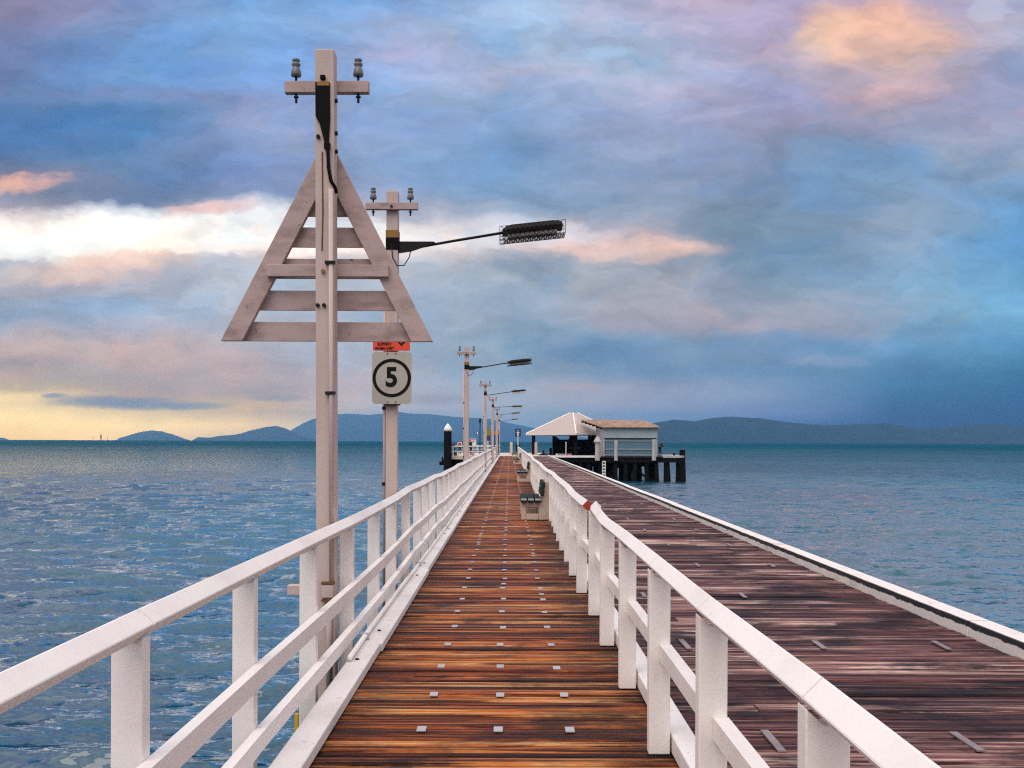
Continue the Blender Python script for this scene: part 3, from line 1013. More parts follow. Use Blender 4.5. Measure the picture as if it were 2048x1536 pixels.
# low bracket that ties the pole to the pier side
mb = MB(); mb.box(-.34, .055, .077, .165, .395, .475); mb.build('tie_timber', 'pole_paint', pole1, bevel=.005)

# triangular daymark, bolted behind the pole
YT = 8.12
c0 = at(654.5, 683, YT)
S = YT / F
tri = empty('daymark_triangle', (c0.x, YT, c0.z))
tag(tri, 'large slatted white triangle board bolted behind the tall pole', 'beacon board')
half = 211.5 * S; rise = 412 * S; bw = 43 * S
for s in (-1, 1):
    mb = MB()
    tx = 16 * S
    # outer edge from the foot towards the apex, cut off beside the pole
    tz = (half - tx) / half * rise
    tin = (half - bw - tx) / half * rise
    mb.prism([(s * half, 0), (s * (half - bw), 0), (s * tx, tin), (s * tx, tz)], 'y', -.03, .03)
    mb.build('side_board', 'beacon_paint', tri, bevel=.004)
for za in (643, 580, 516, 453, 391):
    z0, z1 = (683 - za - 40) * S, (683 - za) * S
    if za == 643: z0 += .004
    w0 = half * (1 - z0 / rise) - bw * .35; w1 = half * (1 - z1 / rise) - bw * .35
    mb = MB(); mb.prism([(-w0, z0), (w0, z0), (w1, z1), (-w1, z1)], 'y', .034, .060)
    mb.build('slat', 'beacon_paint', tri, bevel=.003)
mb = MB(); mb.box(-118 * S, 124 * S, -.075, -.032, (683 - 556) * S, (683 - 532) * S); mb.build('batten', 'beacon_paint', tri, bevel=.005)


def lamp_arm(root, z, length, rise, xs, parts=True):
    """bracket arm with a caged fluorescent lantern"""
    a = MB()
    a.tube([(xs, -.02, z), (xs + length * .5, -.02, z + rise * .52), (xs + length, -.02, z + rise)], .017, 8)
    arm_ = a.build('lamp_arm', 'dark_metal', root, smooth=True)
    if parts:
        b = MB()
        b.prism([(xs - .01, z - .03), (xs + .16, z - .005), (xs + .47, z + .10), (xs + .45, z + .115), (xs - .01, z + .115)], 'y', -.045, .005)
        b.build('arm_bracket', 'dark_metal', arm_)
        w = MB()
        w.tube([(xs - .07, -.095, z + .02), (xs - .06, -.11, z - .10), (xs + .00, -.10, z - .20), (xs + .08, -.06, z - .19), (xs + .14, -.02, z - .08), (xs + .16, -.02, z + .01)], .007, 6)
        w.build('lamp_cable', 'dark_metal', arm_, smooth=True)
    sl = rise / length
    h0 = Vector((xs + length - .02, -.02, z + rise))
    L = .755

    def P(u, v, w_):     # along the head, across, up
        return (h0.x + u, h0.y + v, h0.z + u * sl * .62 + w_)
    hd = MB()
    sec = [(-.15, -.03), (-.165, .0), (-.12, .065), (.12, .065), (.165, .0), (.15, -.03)]
    stn = [(0, .35), (.05, .8), (.12, 1), (L - .12, 1), (L - .02, .7), (L, .35)]
    vs = []
    for u, k_ in stn:
        vs += [P(u, q[0] * (.6 + .4 * k_), q[1] * k_ if q[1] > 0 else q[1]) for q in sec]
    n = 6
    fs = [tuple(range(n - 1, -1, -1)), tuple((len(stn) - 1) * n + i for i in range(n))]
    for s_ in range(len(stn) - 1):
        fs += [(s_ * n + i, s_ * n + (i + 1) % n, (s_ + 1) * n + (i + 1) % n, (s_ + 1) * n + i) for i in range(n)]
    hd.add(vs, fs)
    head = hd.build('lamp_head', 'dark_metal', arm_)
    ln = MB()
    for v in (-.075, .075):
        ln.tube([P(.07, v, -.065), P(L - .07, v, -.065)], .026, 8)
    ln.build('lamp_tube', 'lamp_lens', head, smooth=True)
    if not parts:
        ln = MB(); ln.hexa([P(.04, -.13, -.13), P(.04, .13, -.13), P(.04, .14, -.032), P(.04, -.14, -.032)], [P(L - .04, -.13, -.13), P(L - .04, .13, -.13), P(L - .04, .14, -.032), P(L - .04, -.14, -.032)])
        ln.build('lens', 'lamp_lens', head)
        return arm_
    # wire guard: crossed wires round a rounded box
    gd = MB()
    prof = [(-.17, .045), (-.18, -.03), (-.165, -.115), (.165, -.115), (.18, -.03), (.17, .045)]
    per = [0]
    for i in range(5): per.append(per[-1] + math.dist(prof[i], prof[i + 1]))

    def around(t):
        t = min(max(t, 0), per[-1] - 1e-6)
        for i in range(5):
            if t <= per[i + 1]:
                f = (t - per[i]) / (per[i + 1] - per[i])
                return (prof[i][0] + (prof[i + 1][0] - prof[i][0]) * f, prof[i][1] + (prof[i + 1][1] - prof[i][1]) * f)
    step = .058 if parts else .10
    u = -per[-1]
    while u < L + .05:
        for sgn in (1, -1):
            pts = []
            for q in range(13):
                t = per[-1] * q / 12
                uu = u + t if sgn == 1 else u + per[-1] - t
                if -.03 <= uu <= L + .03:
                    a_ = around(t); pts.append(P(uu, a_[0], a_[1]))
            if len(pts) > 1: gd.tube(pts, .0032, 4, caps=False)
        u += step
    for uu in (-.03, L + .03):
        gd.tube([P(uu, q[0], q[1]) for q in prof], .0035, 4)
    for q in (prof[0], prof[2], prof[3], prof[5]):
        gd.tube([P(-.03, q[0], q[1]), P(L + .03, q[0], q[1])], .0035, 4)
    gd.build('wire_guard', 'dark_metal', head)
    return arm_


def lamp_pole(Y, X, top, label, arm_len=1.33, rise=.235, parts=True, lean=0.0):
    root = empty('lamp_pole', (X, Y, 0))
    root.rotation_euler = (0, lean, 0)
    tag(root, label, 'lamp pole', 'lamp poles along the left railing')
    mb = MB(); mb.box(-.073, .073, -.073, .073, -1.0, top); mb.build('shaft', 'pole_paint', root, bevel=.010)
    cross_arm(root, -.073, top - .165, .325, .232, .085)
    mb = MB(); mb.box(-.080, .080, -.080, .080, top - .585, top - .495); mb.build('band', 'ochre_band', root)
    mb = MB(); mb.box(-.079, .079, -.079, .079, top - .74, top - .59); mb.build('sleeve', 'black_tar', root)
    mb = MB(); mb.tube([(-.092, -.04, top - .72), (-.092, -.04, -.5)], .017, 8); mb.build('conduit', 'pole_paint', root, smooth=True)
    mb = MB(); mb.tube([(-.0, -.148, top - .215), (0, -.16, top - .215)], .016, 8); mb.build('bolt', 'dark_metal', root)
    for zz in (2.9, 2.05, 1.1):
        mb = MB(); mb.box(-.118, -.076, -.065, -.015, zz - .02, zz + .02); mb.build('saddle', 'dark_metal', root)
    lamp_arm(root, top - .745, arm_len, rise, .07, parts)
    return root


lamp_pole(12.6, at(784, 881, 12.6).x, 4.775, 'second pole, with a caged lamp arm and the speed sign')
lamp_pole(33.3, at(933, 881, 33.3).x, 4.75, 'caged lamp pole rising just past the dark capped pile', parts=True)
for Y, px, lab, rs in ((53, 970.5, 'third caged lamp pole, between the taller lamp pole and the olive sign', .20),
                       (72, 985.5, 'thin distant lamp pole with a nearly level arm', .06),
                       (94, 994, 'very small lamp pole near the pier end, upper of two close lamp arms', .16),
                       (113, 998.5, 'farthest lamp pole, its arm just below another lamp', .20)):
    lamp_pole(Y, at(px, 881, Y).x, 4.78 if Y < 100 else 4.55, lab, rise=rs, parts=False)

# speed sign and warning sign on the second pole
YS = 12.6 - .073 - .085
sc = YS / F
cs = at(783.5, 756, YS)
ss = empty('speed_sign', (cs.x, YS, cs.z)); tag(ss, 'rectangular speed sign with a black 5 inside a black ring', 'sign')
w2, h2, rd = 39.5 * sc, 52 * sc, .045


def rounded(w, h, r, n=6):
    pts = []
    for cx_, cy_, a0 in ((w - r, -h + r, -90), (w - r, h - r, 0), (-w + r, h - r, 90), (-w + r, -h + r, 180)):
        for i in range(n + 1):
            a = R(a0 + 90 * i / n); pts.append((cx_ + r * math.cos(a), cy_ + r * math.sin(a)))
    return pts


mb = MB(); mb.prism(rounded(w2, h2, rd), 'y', -.002, .004); mb.build('plate', 'sign_grey', ss)
mb = MB()
ro, ri, N = 38.5 * sc, 32.0 * sc, 64
for k in range(N):
    a, b = 2 * math.pi * k / N, 2 * math.pi * (k + 1) / N
    mb.hexa([(ro * math.cos(a), -.0045, ro * math.sin(a)), (ro * math.cos(b), -.0045, ro * math.sin(b)), (ri * math.cos(b), -.0045, ri * math.sin(b)), (ri * math.cos(a), -.0045, ri * math.sin(a))],
            [(ro * math.cos(a), -.0025, ro * math.sin(a)), (ro * math.cos(b), -.0025, ro * math.sin(b)), (ri * math.cos(b), -.0025, ri * math.sin(b)), (ri * math.cos(a), -.0025, ri * math.sin(a))])
mb.build('ring', 'ink', ss)
text('5', 53 * sc, 'ink', ss, (-.5 * sc, -.004, 0), 'numeral', bold=.011, sx=.95)
for (bx, bz) in ((-9, 49), (8, 49), (-8, -48), (8, -48)):
    mb = MB(); mb.tube([(bx * sc, -.002, bz * sc), (bx * sc, -.010, bz * sc)], .008, 8); mb.build('bolt', 'dark_metal', ss)
mb = MB(); mb.box(-.10, .10, .005, .084, -.02 + h2 - .10, .02 + h2 - .10); mb.box(-.10, .10, .005, .084, -h2 - .045 + .03, -h2 - .015 + .06); mb.build('clamp', 'dark_metal', ss)

cw = at(783, 681, YS)
ws = empty('warning_sign', (cw.x, YS, cw.z)); tag(ws, 'orange SLIPPERY WHEN WET sign half hidden behind the triangle board', 'sign')
mb = MB(); mb.box(-37 * sc, 37 * sc, -.002, .004, -20.5 * sc, 21 * sc); mb.build('plate', 'sign_orange', ws)
text('SLIPPERY', 8.2 * sc, 'ink', ws, (-14 * sc, -.0035, -7.5 * sc), 'lettering', bold=.0014, sx=.86)
text('WHEN WET', 8.2 * sc, 'ink', ws, (-14 * sc, -.0035, -16.4 * sc), 'lettering', bold=.0014, sx=.86)
mb = MB(); mb.prism([(7 * sc, 2 * sc), (20 * sc, -11 * sc), (33 * sc, 2 * sc), (20 * sc, 15 * sc)], 'y', -.0035, -.0022); mb.build('diamond_symbol', 'ink', ws)
mb = MB(); mb.prism([(11 * sc, 3 * sc), (20 * sc, -6 * sc), (22 * sc, -4 * sc), (13 * sc, 5 * sc)], 'y', -.0050, -.0037); mb.build('symbol_mark', 'sign_orange', ws)
mb = MB(); mb.box(-.05, .05, .005, .084, -.05, .05); mb.build('clamp', 'dark_metal', ws)

# ------------------------------------------------------------------ benches
def bench_proto():
    root = empty('bench', (0, 0, 0))
    # end frames seen square on: L shape with a slot under the seat
    for y in (0.0, 1.55):
        mb = MB()
        # frame is 0.58 wide (x), walkway side at x=0
        mb.box(0, .10, y, y + .075, .002, .36); mb.box(.101, .36, y, y + .075, .002, .13); mb.box(.101, .36, y, y + .075, .275, .36)
        mb.prism([(.361, .002), (.58, .002), (.60, .42), (.62, .78), (.50, .80), (.455, .45), (.43, .36), (.361, .36)], 'y', y, y + .075)
        mb.build('end_frame', 'bench_concrete', root, bevel=.012)
    for x in (-.01, .135, .28):
        mb = MB(); mb.box(x, x + .125, -.10, 1.74, .365, .455); mb.build('seat_slat', ['bench_green'], root, bevel=.006)
        mb = MB(); mb.box(x + .004, x + .121, -.108, -.101, .415, .452); mb.build('slat_cap', 'galvanised', root)
    for z in (.50, .655):
        mb = MB(); dx = (z - .45) * .13
        mb.prism([(.395 + dx, z), (.450 + dx, z), (.468 + dx, z + .125), (.413 + dx, z + .125)], 'y', -.08, 1.72); mb.build('back_slat', 'bench_green', root, bevel=.006)
    return root


bench = bench_proto()
labels = ['concrete-ended bench with dark slats, largest on the walkway', 'second bench along the right railing, midway down the walkway', 'small third bench on the walkway near the pavilion post', 'farthest bench, close to the end of the walkway']
for i, (Y, px) in enumerate(((20.75, 1043), (39.8, 1034.5), (69.0, 1027.0), (97.0, 1024.5))):
    b = bench if i == 0 else copy_tree(bench)
    b.location = ((px - PX) / F * Y, Y, 0.0015)
    tag(b, labels[i], 'bench', 'benches on the walkway')

# ------------------------------------------------------------------ pier head
YH = 107.0


def frame_box(mb, *a): mb.box(*a)


head = empty('landing_platform', (0, YH, 0)); tag(head, 'pale concrete-edged landing platform at the end of the walkway', 'platform')


def hc(mb, name, mat, par=head, **kw):
    o = mb.build(name, mat, par, **kw)
    o.matrix_parent_inverse = par.matrix_basis.inverted()
    return o


mb = MB(); mb.box(-7.0, 4.2, 106.2, 134, -.12, -.004); hc(mb, 'deck', 'cream_paint')
mb = MB(); mb.box(-7.0, -1.3, 106.0, 106.19, -.36, -.02); hc(mb, 'fascia', 'cream_paint')
for X in (-6.6, -4.7, -2.7):
    mb = MB(); mb.box(X - .14, X + .14, 105.85, 105.99, -.75, -.08); hc(mb, 'bracket', 'cream_paint')
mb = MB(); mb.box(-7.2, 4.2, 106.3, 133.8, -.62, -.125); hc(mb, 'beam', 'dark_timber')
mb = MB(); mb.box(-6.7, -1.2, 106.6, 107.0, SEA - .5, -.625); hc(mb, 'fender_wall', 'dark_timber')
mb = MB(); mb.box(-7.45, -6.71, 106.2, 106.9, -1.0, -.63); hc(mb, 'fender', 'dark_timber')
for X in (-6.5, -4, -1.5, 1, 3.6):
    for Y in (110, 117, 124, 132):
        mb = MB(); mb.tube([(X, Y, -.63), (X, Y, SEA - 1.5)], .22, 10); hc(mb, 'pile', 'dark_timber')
# its white safety railing
hr = empty('platform_railing', (-4.5, 106.5, 0)); tag(hr, 'white tube railing round the landing beside the capped pile', 'railing')
for X in (-6.75, -6.0, -4.6, -3.4, -2.6):
    mb = MB(); mb.box(X - .04, X + .04, 106.4, 106.48, -.004, .98); hc(mb, 'post', 'white_paint', hr)
for zz in (.49, .985):
    mb = MB(); mb.box(-6.9, -1.7, 106.40, 106.46, zz - .04, zz + .04)
    hc(mb, 'rail', 'white_paint', hr)
mb = MB(); mb.box(-6.9, -6.82, 106.5, 133, .95, 1.03); hc(mb, 'rail', 'white_paint', hr)
mb = MB(); mb.box(-6.9, -1.2, 133.2, 133.27, .95, 1.03); mb.box(-6.9, -1.2, 133.2, 133.27, .45, .53); hc(mb, 'rail', 'white_paint', hr)
# capped mooring pile
q = at(895.5, 881, 105.3)
pl = empty('mooring_pile', (q.x, 105.3, 0)); tag(pl, 'thick black mooring pile with a white conical cap', 'pile')
mb = MB(); mb.lathe([(.42, SEA - 1.5), (.42, -.2), (.40, 2.75)], (0, 0, 0), 18); mb.build('shaft', 'dark_timber', pl, smooth=False)
mb = MB(); mb.lathe([(.41, 2.60), (.43, 2.76), (.40, 2.92), (.20, 3.22), (.04, 3.42)], (0, 0, .0), 18); mb.build('cap', 'white_paint', pl, smooth=True)


def post_sign(name, px, py_top, py_bot, w_px, Y, mat, label, cat='sign', lower=None, post_mat='white_paint', pw=.04):
    """board on a post standing on the pier head"""
    a, b = at(px, py_top, Y), at(px, py_bot, Y)
    root = empty(name, (a.x, Y, 0)); tag(root, label, cat)
    w = w_px / F * Y / 2
    mb = MB(); mb.box(-pw, pw, .02, .09, 0, a.z - .05); mb.build('post', post_mat, root)
    mb = MB(); mb.box(-w, w, -.01, .0185, b.z, a.z); mb.build('board', mat, root)
    if lower:
        f, m2 = lower
        mb = MB(); mb.box(-w - .005, w + .005, -.03, -.0125, b.z - .01, b.z + (a.z - b.z) * f); mb.build('lower_panel', m2, root)
    return root, w, a.z, b.z


r_, w_, zt, zb = post_sign('pedestrian_sign', 1036, 857.5, 873.5, 12, 104.5, 'sign_blue', 'small dark blue sign with a pale figure on a white post')
mb = MB(); mb.box(-.065, .065, -.016, -.012, zb + .05, zb + .42); mb.box(-.16, .16, -.016, -.012, zb + .425, zb + .50); mb.lathe([(.01, 0), (.07, .05), (.07, .10), (.01, .15)], (0, -.01, zb + .53), 10)
mb.build('figure', 'white_paint', r_)
mb = MB(); mb.box(-.20, .0, -.08, .019, .55, 1.15); mb.build('box', 'black_tar', r_)
mb = MB(); mb.box(.10, .24, -.02, .08, .85, 1.15); mb.box(.04, .10, .03, .06, .98, 1.02); mb.build('lantern', 'black_tar', r_)
r_, w_, zt, zb = post_sign('information_board', 976, 857, 881, 10, 108, 'sign_olive', 'tall board with olive upper panel and dark lower panel between lamp poles', lower=(.42, 'sign_blue'))
r_, w_, zt, zb = post_sign('notice_board', 946, 877, 890, 13, 111, 'cloth_white', 'white notice board with a pink heading behind the dark-clothed person', post_mat='galvanised')
mb = MB(); mb.box(-w_ + .01, w_ - .01, -.016, -.012, zt - .20, zt - .02); mb.build('heading', 'notice_pink', r_)
for i_ in range(3):
    mb = MB(); mb.box(-w_ + .08, w_ - .10 - .1 * i_, -.016, -.012, zt - .32 - .1 * i_, zt - .28 - .1 * i_); mb.build('text_line', 'ink', r_)

q = at(960, 881, 112)
bp = empty('beacon_post', (q.x, 112, 0)); tag(bp, 'thin black post with a small lantern on top, left of the olive board', 'post')
ztop = at(960, 841, 112).z
mb = MB(); mb.tube([(0, 0, 0), (0, 0, ztop - .25)], .055, 8, r1=.045); mb.build('shaft', 'black_tar', bp)
mb = MB(); mb.lathe([(.06, 0), (.14, .05), (.14, .20), (.05, .25), (.11, .31), (.11, .42), (.03, .48)], (0, 0, ztop - .25), 10); mb.build('lantern', 'black_tar', bp)
zs = at(955, 866, 112).z
mb = MB(); mb.box(-.42, -.16, -.03, .0, zs - .22, zs + .22); mb.box(-.16, -.05, -.02, -.005, zs - .03, zs + .03); mb.build('tag_plate', 'sign_blue', bp)
mb = MB(); mb.box(-.35, -.23, -.036, -.032, zs - .15, zs + .15); mb.build('plate_mark', 'white_paint', bp)

for px, w_, ya, yb, lab in ((989, .05, 861, 881, 'slim dark gate post with an orange fitting, left of its pair'), (997.5, .075, 861, 890, 'thicker dark gate post with an orange fitting, at the left rail end')):
    q = at(px, 881, 106.9)
    gp = empty('gate_post', (q.x, 106.9, 0)); tag(gp, lab, 'post', 'gate posts at the walkway end')
    mb = MB(); mb.box(-w_ * .8, w_ * .8, -.06, .06, -.004, at(px, ya, 106.9).z); mb.build('shaft', 'cloth_navy', gp, bevel=.01)
    zz = at(px, 866, 106.9).z
    mb = MB(); mb.box(-w_ - .05, w_ + .05, -.085, -.0605, zz - .15, zz + .15); mb.build('fitting', 'orange_plastic', gp, bevel=.02)

for px, Y, ya, lab in ((1022.5, 118, 884, 'pale square bollard in line with the end of the walkway'), (1072, 118, 884, 'pale bollard just right of the black pavilion post')):
    q = at(px, 881, Y)
    b = empty('bollard', (q.x, Y, 0)); tag(b, lab, 'bollard', 'bollards on the pier head')
    mb = MB(); mb.box(-.16, .16, -.16, .16, -.004, at(px, ya, Y).z - .1); mb.build('shaft', 'pole_paint', b, bevel=.02)
    mb = MB(); mb.prism([(-.16, at(px, ya, Y).z - .098), (.16, at(px, ya, Y).z - .098), (.10, at(px, ya, Y).z), (-.10, at(px, ya, Y).z)], 'y', -.15, .15); mb.build('cap', 'pole_paint', b)

# ------------------------------------------------------------------ timber wharf with shed and pavilion
wh = empty('timber_wharf', (10, 106, 0)); tag(wh, 'dark timber wharf on many piles under the shed', 'wharf')


def wc(mb, name, mat, **kw):
    o = mb.build(name, mat, wh, **kw); o.matrix_parent_inverse = wh.matrix_basis.inverted(); return o


mb = MB(); mb.box(4.22, 16.2, 105.6, 128, -.13, -.01); wc(mb, 'deck', 'roadway_wood')
mb = MB(); mb.box(16.21, 18.45, 105.6, 113, -.10, .13); wc(mb, 'side_stage', 'grey_pile')
mb = MB(); mb.box(4.22, 9.6, 105.45, 105.58, -.12, .10); wc(mb, 'edge_beam', 'white_paint')
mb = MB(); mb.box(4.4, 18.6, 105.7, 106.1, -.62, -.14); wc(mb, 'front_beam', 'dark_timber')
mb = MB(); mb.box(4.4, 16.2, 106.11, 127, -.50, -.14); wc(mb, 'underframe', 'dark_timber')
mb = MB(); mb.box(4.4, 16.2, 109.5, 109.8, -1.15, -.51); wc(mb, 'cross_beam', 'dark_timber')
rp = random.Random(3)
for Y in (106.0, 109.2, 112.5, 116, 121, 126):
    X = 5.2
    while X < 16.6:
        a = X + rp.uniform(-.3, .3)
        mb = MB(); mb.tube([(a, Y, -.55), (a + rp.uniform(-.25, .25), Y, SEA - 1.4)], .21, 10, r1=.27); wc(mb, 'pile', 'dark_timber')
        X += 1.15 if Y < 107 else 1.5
for (xa, za, xb, zb) in ((6.0, -.6, 8.6, -2.5), (9.8, -2.4, 12.2, -.7), (12.6, -.7, 14.8, -2.4)):
    mb = MB(); mb.tube([(xa, 106.45, za), (xb, 106.45, zb)], .12, 6); wc(mb, 'brace', 'dark_timber')
for (px, pb) in ((1331, 16), ):
    for X, r0 in ((16.7, .40), (18.0 - .55, .0)):
        if r0: 
            mb = MB(); mb.tube([(X, 106.2, -.6), (X + .1, 106.2, SEA - 1.4)], .30, 10, r1=.46); wc(mb, 'pile', 'dark_timber')
mb = MB(); mb.tube([(17.85, 106.3, -.6), (17.95, 106.3, -1.2), (17.95, 106.3, SEA - 1.4)], .17, 10, r1=.34); wc(mb, 'pile', 'dark_timber')
mb = MB(); mb.tube([(18.30, 105.9, .72), (18.38, 105.9, SEA - 1.4)], .30, 12, r1=.37); wc(mb, 'tall_pile', 'dark_timber')
mb = MB(); mb.box(17.4, 17.62, 106.3, 106.5, .135, .36); wc(mb, 'cleat', 'dark_timber')
# ladder down to the water
ld = empty('ladder', (9.9, 105.3, 0)); tag(ld, 'pale blue-white ladder hanging between the wharf piles', 'ladder')
mb = MB()
for s in (-.16, .16): mb.box(9.95 + s - .03, 9.95 + s + .03, 105.25, 105.31, -2.3, -.5)
for i_ in range(6): mb.box(9.82, 10.08, 105.26, 105.30, -2.2 + i_ * .32, -2.06 + i_ * .32)
o = mb.build('rails_and_rungs', 'white_paint', ld); o.matrix_parent_inverse = ld.matrix_basis.inverted()

# shed
sh = empty('shed', (12.8, 106.6, 0)); tag(sh, 'grey-blue shed with a rusty sloping roof on the wharf', 'shed')


def sc_(mb, name, mat, par=None, **kw):
    o = mb.build(name, mat, par or sh, **kw)
    if par is None: o.matrix_parent_inverse = sh.matrix_basis.inverted()
    return o


XL, XR = 9.95, 15.75
mb = MB(); mb.box(XL, XR, 106.6, 115, 2.03, 3.10); sc_(mb, 'upper_wall', ['shed_grey'])
mb = MB(); mb.box(XL - .02, XL - .003, 106.62, 115, .0, 3.45); sc_(mb, 'side_wall', 'shed_mauve')
mb = MB(); mb.box(XL, XR, 106.78, 115, 0.0, 2.025); sc_(mb, 'lower_wall', 'shed_blue')
for zz in (.10, .72, 1.60):
    mb = MB(); mb.box(XL + .05, XR - .05, 106.70, 106.777, zz, zz + .09); sc_(mb, 'weatherboard', 'shed_grey')
mb = MB(); mb.box(XL, XR, 106.55, 106.597, 1.99, 2.07); sc_(mb, 'sill_board', 'grey_pile')
for X in (XL + .03, XR - .18):
    mb = MB(); mb.box(X, X + .15, 106.64, 106.775, 0, 2.0); sc_(mb, 'corner_post', 'grey_pile')
mb = MB()
top = [(9.75, 106.2, 3.16), (16.0, 106.2, 3.16), (15.75, 116, 4.03), (8.3, 116, 4.12)]
bot = [(a, b, c - .10) for a, b, c in top]
mb.hexa(bot, top); sc_(mb, 'roof', 'rust_roof')
for i_ in range(6):
    t_ = i_ / 5.5 + .05
    X = 9.75 + (8.3 - 9.75) * t_; Y = 106.2 + 9.8 * t_; Z = 3.05 + .92 * t_
    mb = MB(); mb.box(X - .05, X + .75, Y - .08, Y + .08, Z - .20, Z); sc_(mb, 'rafter', 'dark_timber')
mb = MB(); mb.prism([(106.6, 3.10), (115, 3.10), (115, 3.90)], 'x', XL, XL + .1); sc_(mb, 'gable', 'shed_mauve')
mb = MB(); mb.box(XR, XR + .10, 106.9, 115, .0, 3.0); sc_(mb, 'end_wall', 'shed_grey')
# pale fender piles in front of the shed
for (px, w_, ya, yb, Y, lab, cap) in ((1195, .26, 873, 921, 105.2, 'thick pale fender pile with a stepped head at the shed corner', True),
                                      (1232, .19, 881, 921, 105.3, 'pale weathered fender pile before the shed wall, between two others', False),
                                      (1308, .22, 879, 921, 105.3, 'pale weathered fender pile at the seaward end of the shed wall', False)):
    a, b = at(px, ya, Y), at(px, yb, Y)
    f = empty('fender_pile', (a.x, Y, 0)); tag(f, lab, 'pile', 'pale fender piles by the shed')
    mb = MB(); mb.lathe([(w_, b.z), (w_ * 1.04, b.z + .5), (w_ * .96, (a.z + b.z) / 2), (w_, a.z - (.55 if cap else .08)), (w_ * (1.0 if cap else .8), a.z - (.5 if cap else 0))], (0, 0, 0), 12)
    mb.build('shaft', 'grey_pile', f)
    if cap:
        mb = MB(); mb.lathe([(w_ * 1.5, a.z - .62), (w_ * 1.5, a.z - .50), (w_ * 1.2, a.z - .34), (w_ * .6, a.z - .05), (.04, a.z)], (0, 0, 0), 12); mb.build('cap', 'grey_pile', f)

# pavilion: pyramid roof seen corner on
pv_ = empty('pavilion', (7.6, 119, 0)); tag(pv_, 'open pavilion with a pale hipped roof beside the shed', 'pavilion')


def pc(mb, name, mat, **kw):
    o = mb.build(name, mat, pv_, **kw); o.matrix_parent_inverse = pv_.matrix_basis.inverted(); return o


EZ = 2.42
cor = [(7.55, 113.0), (1.95, 119.0), (7.6, 125.0), (13.2, 119.0)]
ap0, ap1 = Vector((7.25, 119, 4.92)), Vector((8.05, 119, 4.92))
mb = MB()
vs = [(x, y, EZ) for x, y in cor] + [tuple(ap0), tuple(ap1)]
mb.add(vs, [(0, 4, 1), (1, 4, 2), (2, 5, 3), (3, 5, 0), (0, 5, 4), (2, 4, 5)])
mb.add([(x, y, EZ - .10) for x, y in cor], [(0, 1, 2, 3)])
rf = mb.build('roof', 'pavilion_sheet', pv_); rf.matrix_parent_inverse = pv_.matrix_basis.inverted()
for a, b in ((cor[0], (7.55, 119)), (cor[1], (7.25, 119)), (cor[3], (8.05, 119))):
    mb = MB(); A = Vector((a[0], a[1], EZ + .03)); B = Vector((b[0], b[1], 4.96))
    mb.tube([A, B], .10, 6)
    o = mb.build('hip_cap', 'white_paint', pv_); o.matrix_parent_inverse = pv_.matrix_basis.inverted()
for i_ in range(4):
    a, b = cor[i_], cor[(i_ + 1) % 4]
    mb = MB(); mb.tube([(a[0], a[1], EZ - .07), (b[0], b[1], EZ - .07)], .085, 6); pc(mb, 'gutter', 'cream_paint')
for (X, Y) in ((2.85, 118.4), (7.55, 114.2), (7.6, 123.8), (12.2, 119)):
    mb = MB(); mb.box(X - .20, X + .20, Y - .2, Y + .2, -.01, EZ - .16); pc(mb, 'post', 'black_tar')
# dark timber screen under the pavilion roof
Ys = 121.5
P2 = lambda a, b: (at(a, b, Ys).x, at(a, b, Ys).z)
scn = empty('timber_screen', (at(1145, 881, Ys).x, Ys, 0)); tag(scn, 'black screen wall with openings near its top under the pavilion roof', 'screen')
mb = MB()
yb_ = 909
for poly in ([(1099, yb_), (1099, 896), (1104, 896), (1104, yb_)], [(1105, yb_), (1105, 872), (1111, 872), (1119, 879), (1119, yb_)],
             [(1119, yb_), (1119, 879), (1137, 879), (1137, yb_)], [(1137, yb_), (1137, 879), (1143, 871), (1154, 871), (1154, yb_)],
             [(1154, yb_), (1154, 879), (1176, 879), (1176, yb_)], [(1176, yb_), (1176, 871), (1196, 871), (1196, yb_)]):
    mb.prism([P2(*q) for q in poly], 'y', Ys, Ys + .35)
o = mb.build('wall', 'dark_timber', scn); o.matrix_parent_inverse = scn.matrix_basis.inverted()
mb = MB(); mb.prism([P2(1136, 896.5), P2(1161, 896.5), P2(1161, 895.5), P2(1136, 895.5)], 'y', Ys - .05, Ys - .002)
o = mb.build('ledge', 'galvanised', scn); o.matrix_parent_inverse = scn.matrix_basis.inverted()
q = at(1132, 881, 107.2)
mp = empty('marker_post', (q.x, 107.2, 0)); tag(mp, 'thin white post standing in front of the black screen', 'post')
mb = MB(); mb.tube([(0, 0, -.01), (0, 0, at(1132, 886, 107.2).z)], .045, 8); mb.build('shaft', 'white_paint', mp)
mb = MB(); mb.lathe([(.06, 0), (.07, .06), (.03, .10)], (0, 0, at(1132, 886, 107.2).z), 8); mb.build('cap', 'white_paint', mp)
q = at(1087, 908, 112)
cp = empty('capstan', (q.x, 112, 0)); tag(cp, 'low black capstan on the deck beside the pavilion post', 'capstan')
mb = MB(); mb.lathe([(.55, -.005), (.52, .10), (.30, .17), (.12, .22)], (0, 0, 0), 16); mb.build('base', 'black_tar', cp)
mb = MB(); mb.lathe([(.10, .22), (.09, .50), (.12, .52), (.12, .58)], (0, 0, 0), 10); mb.build('spindle', 'black_tar', cp)
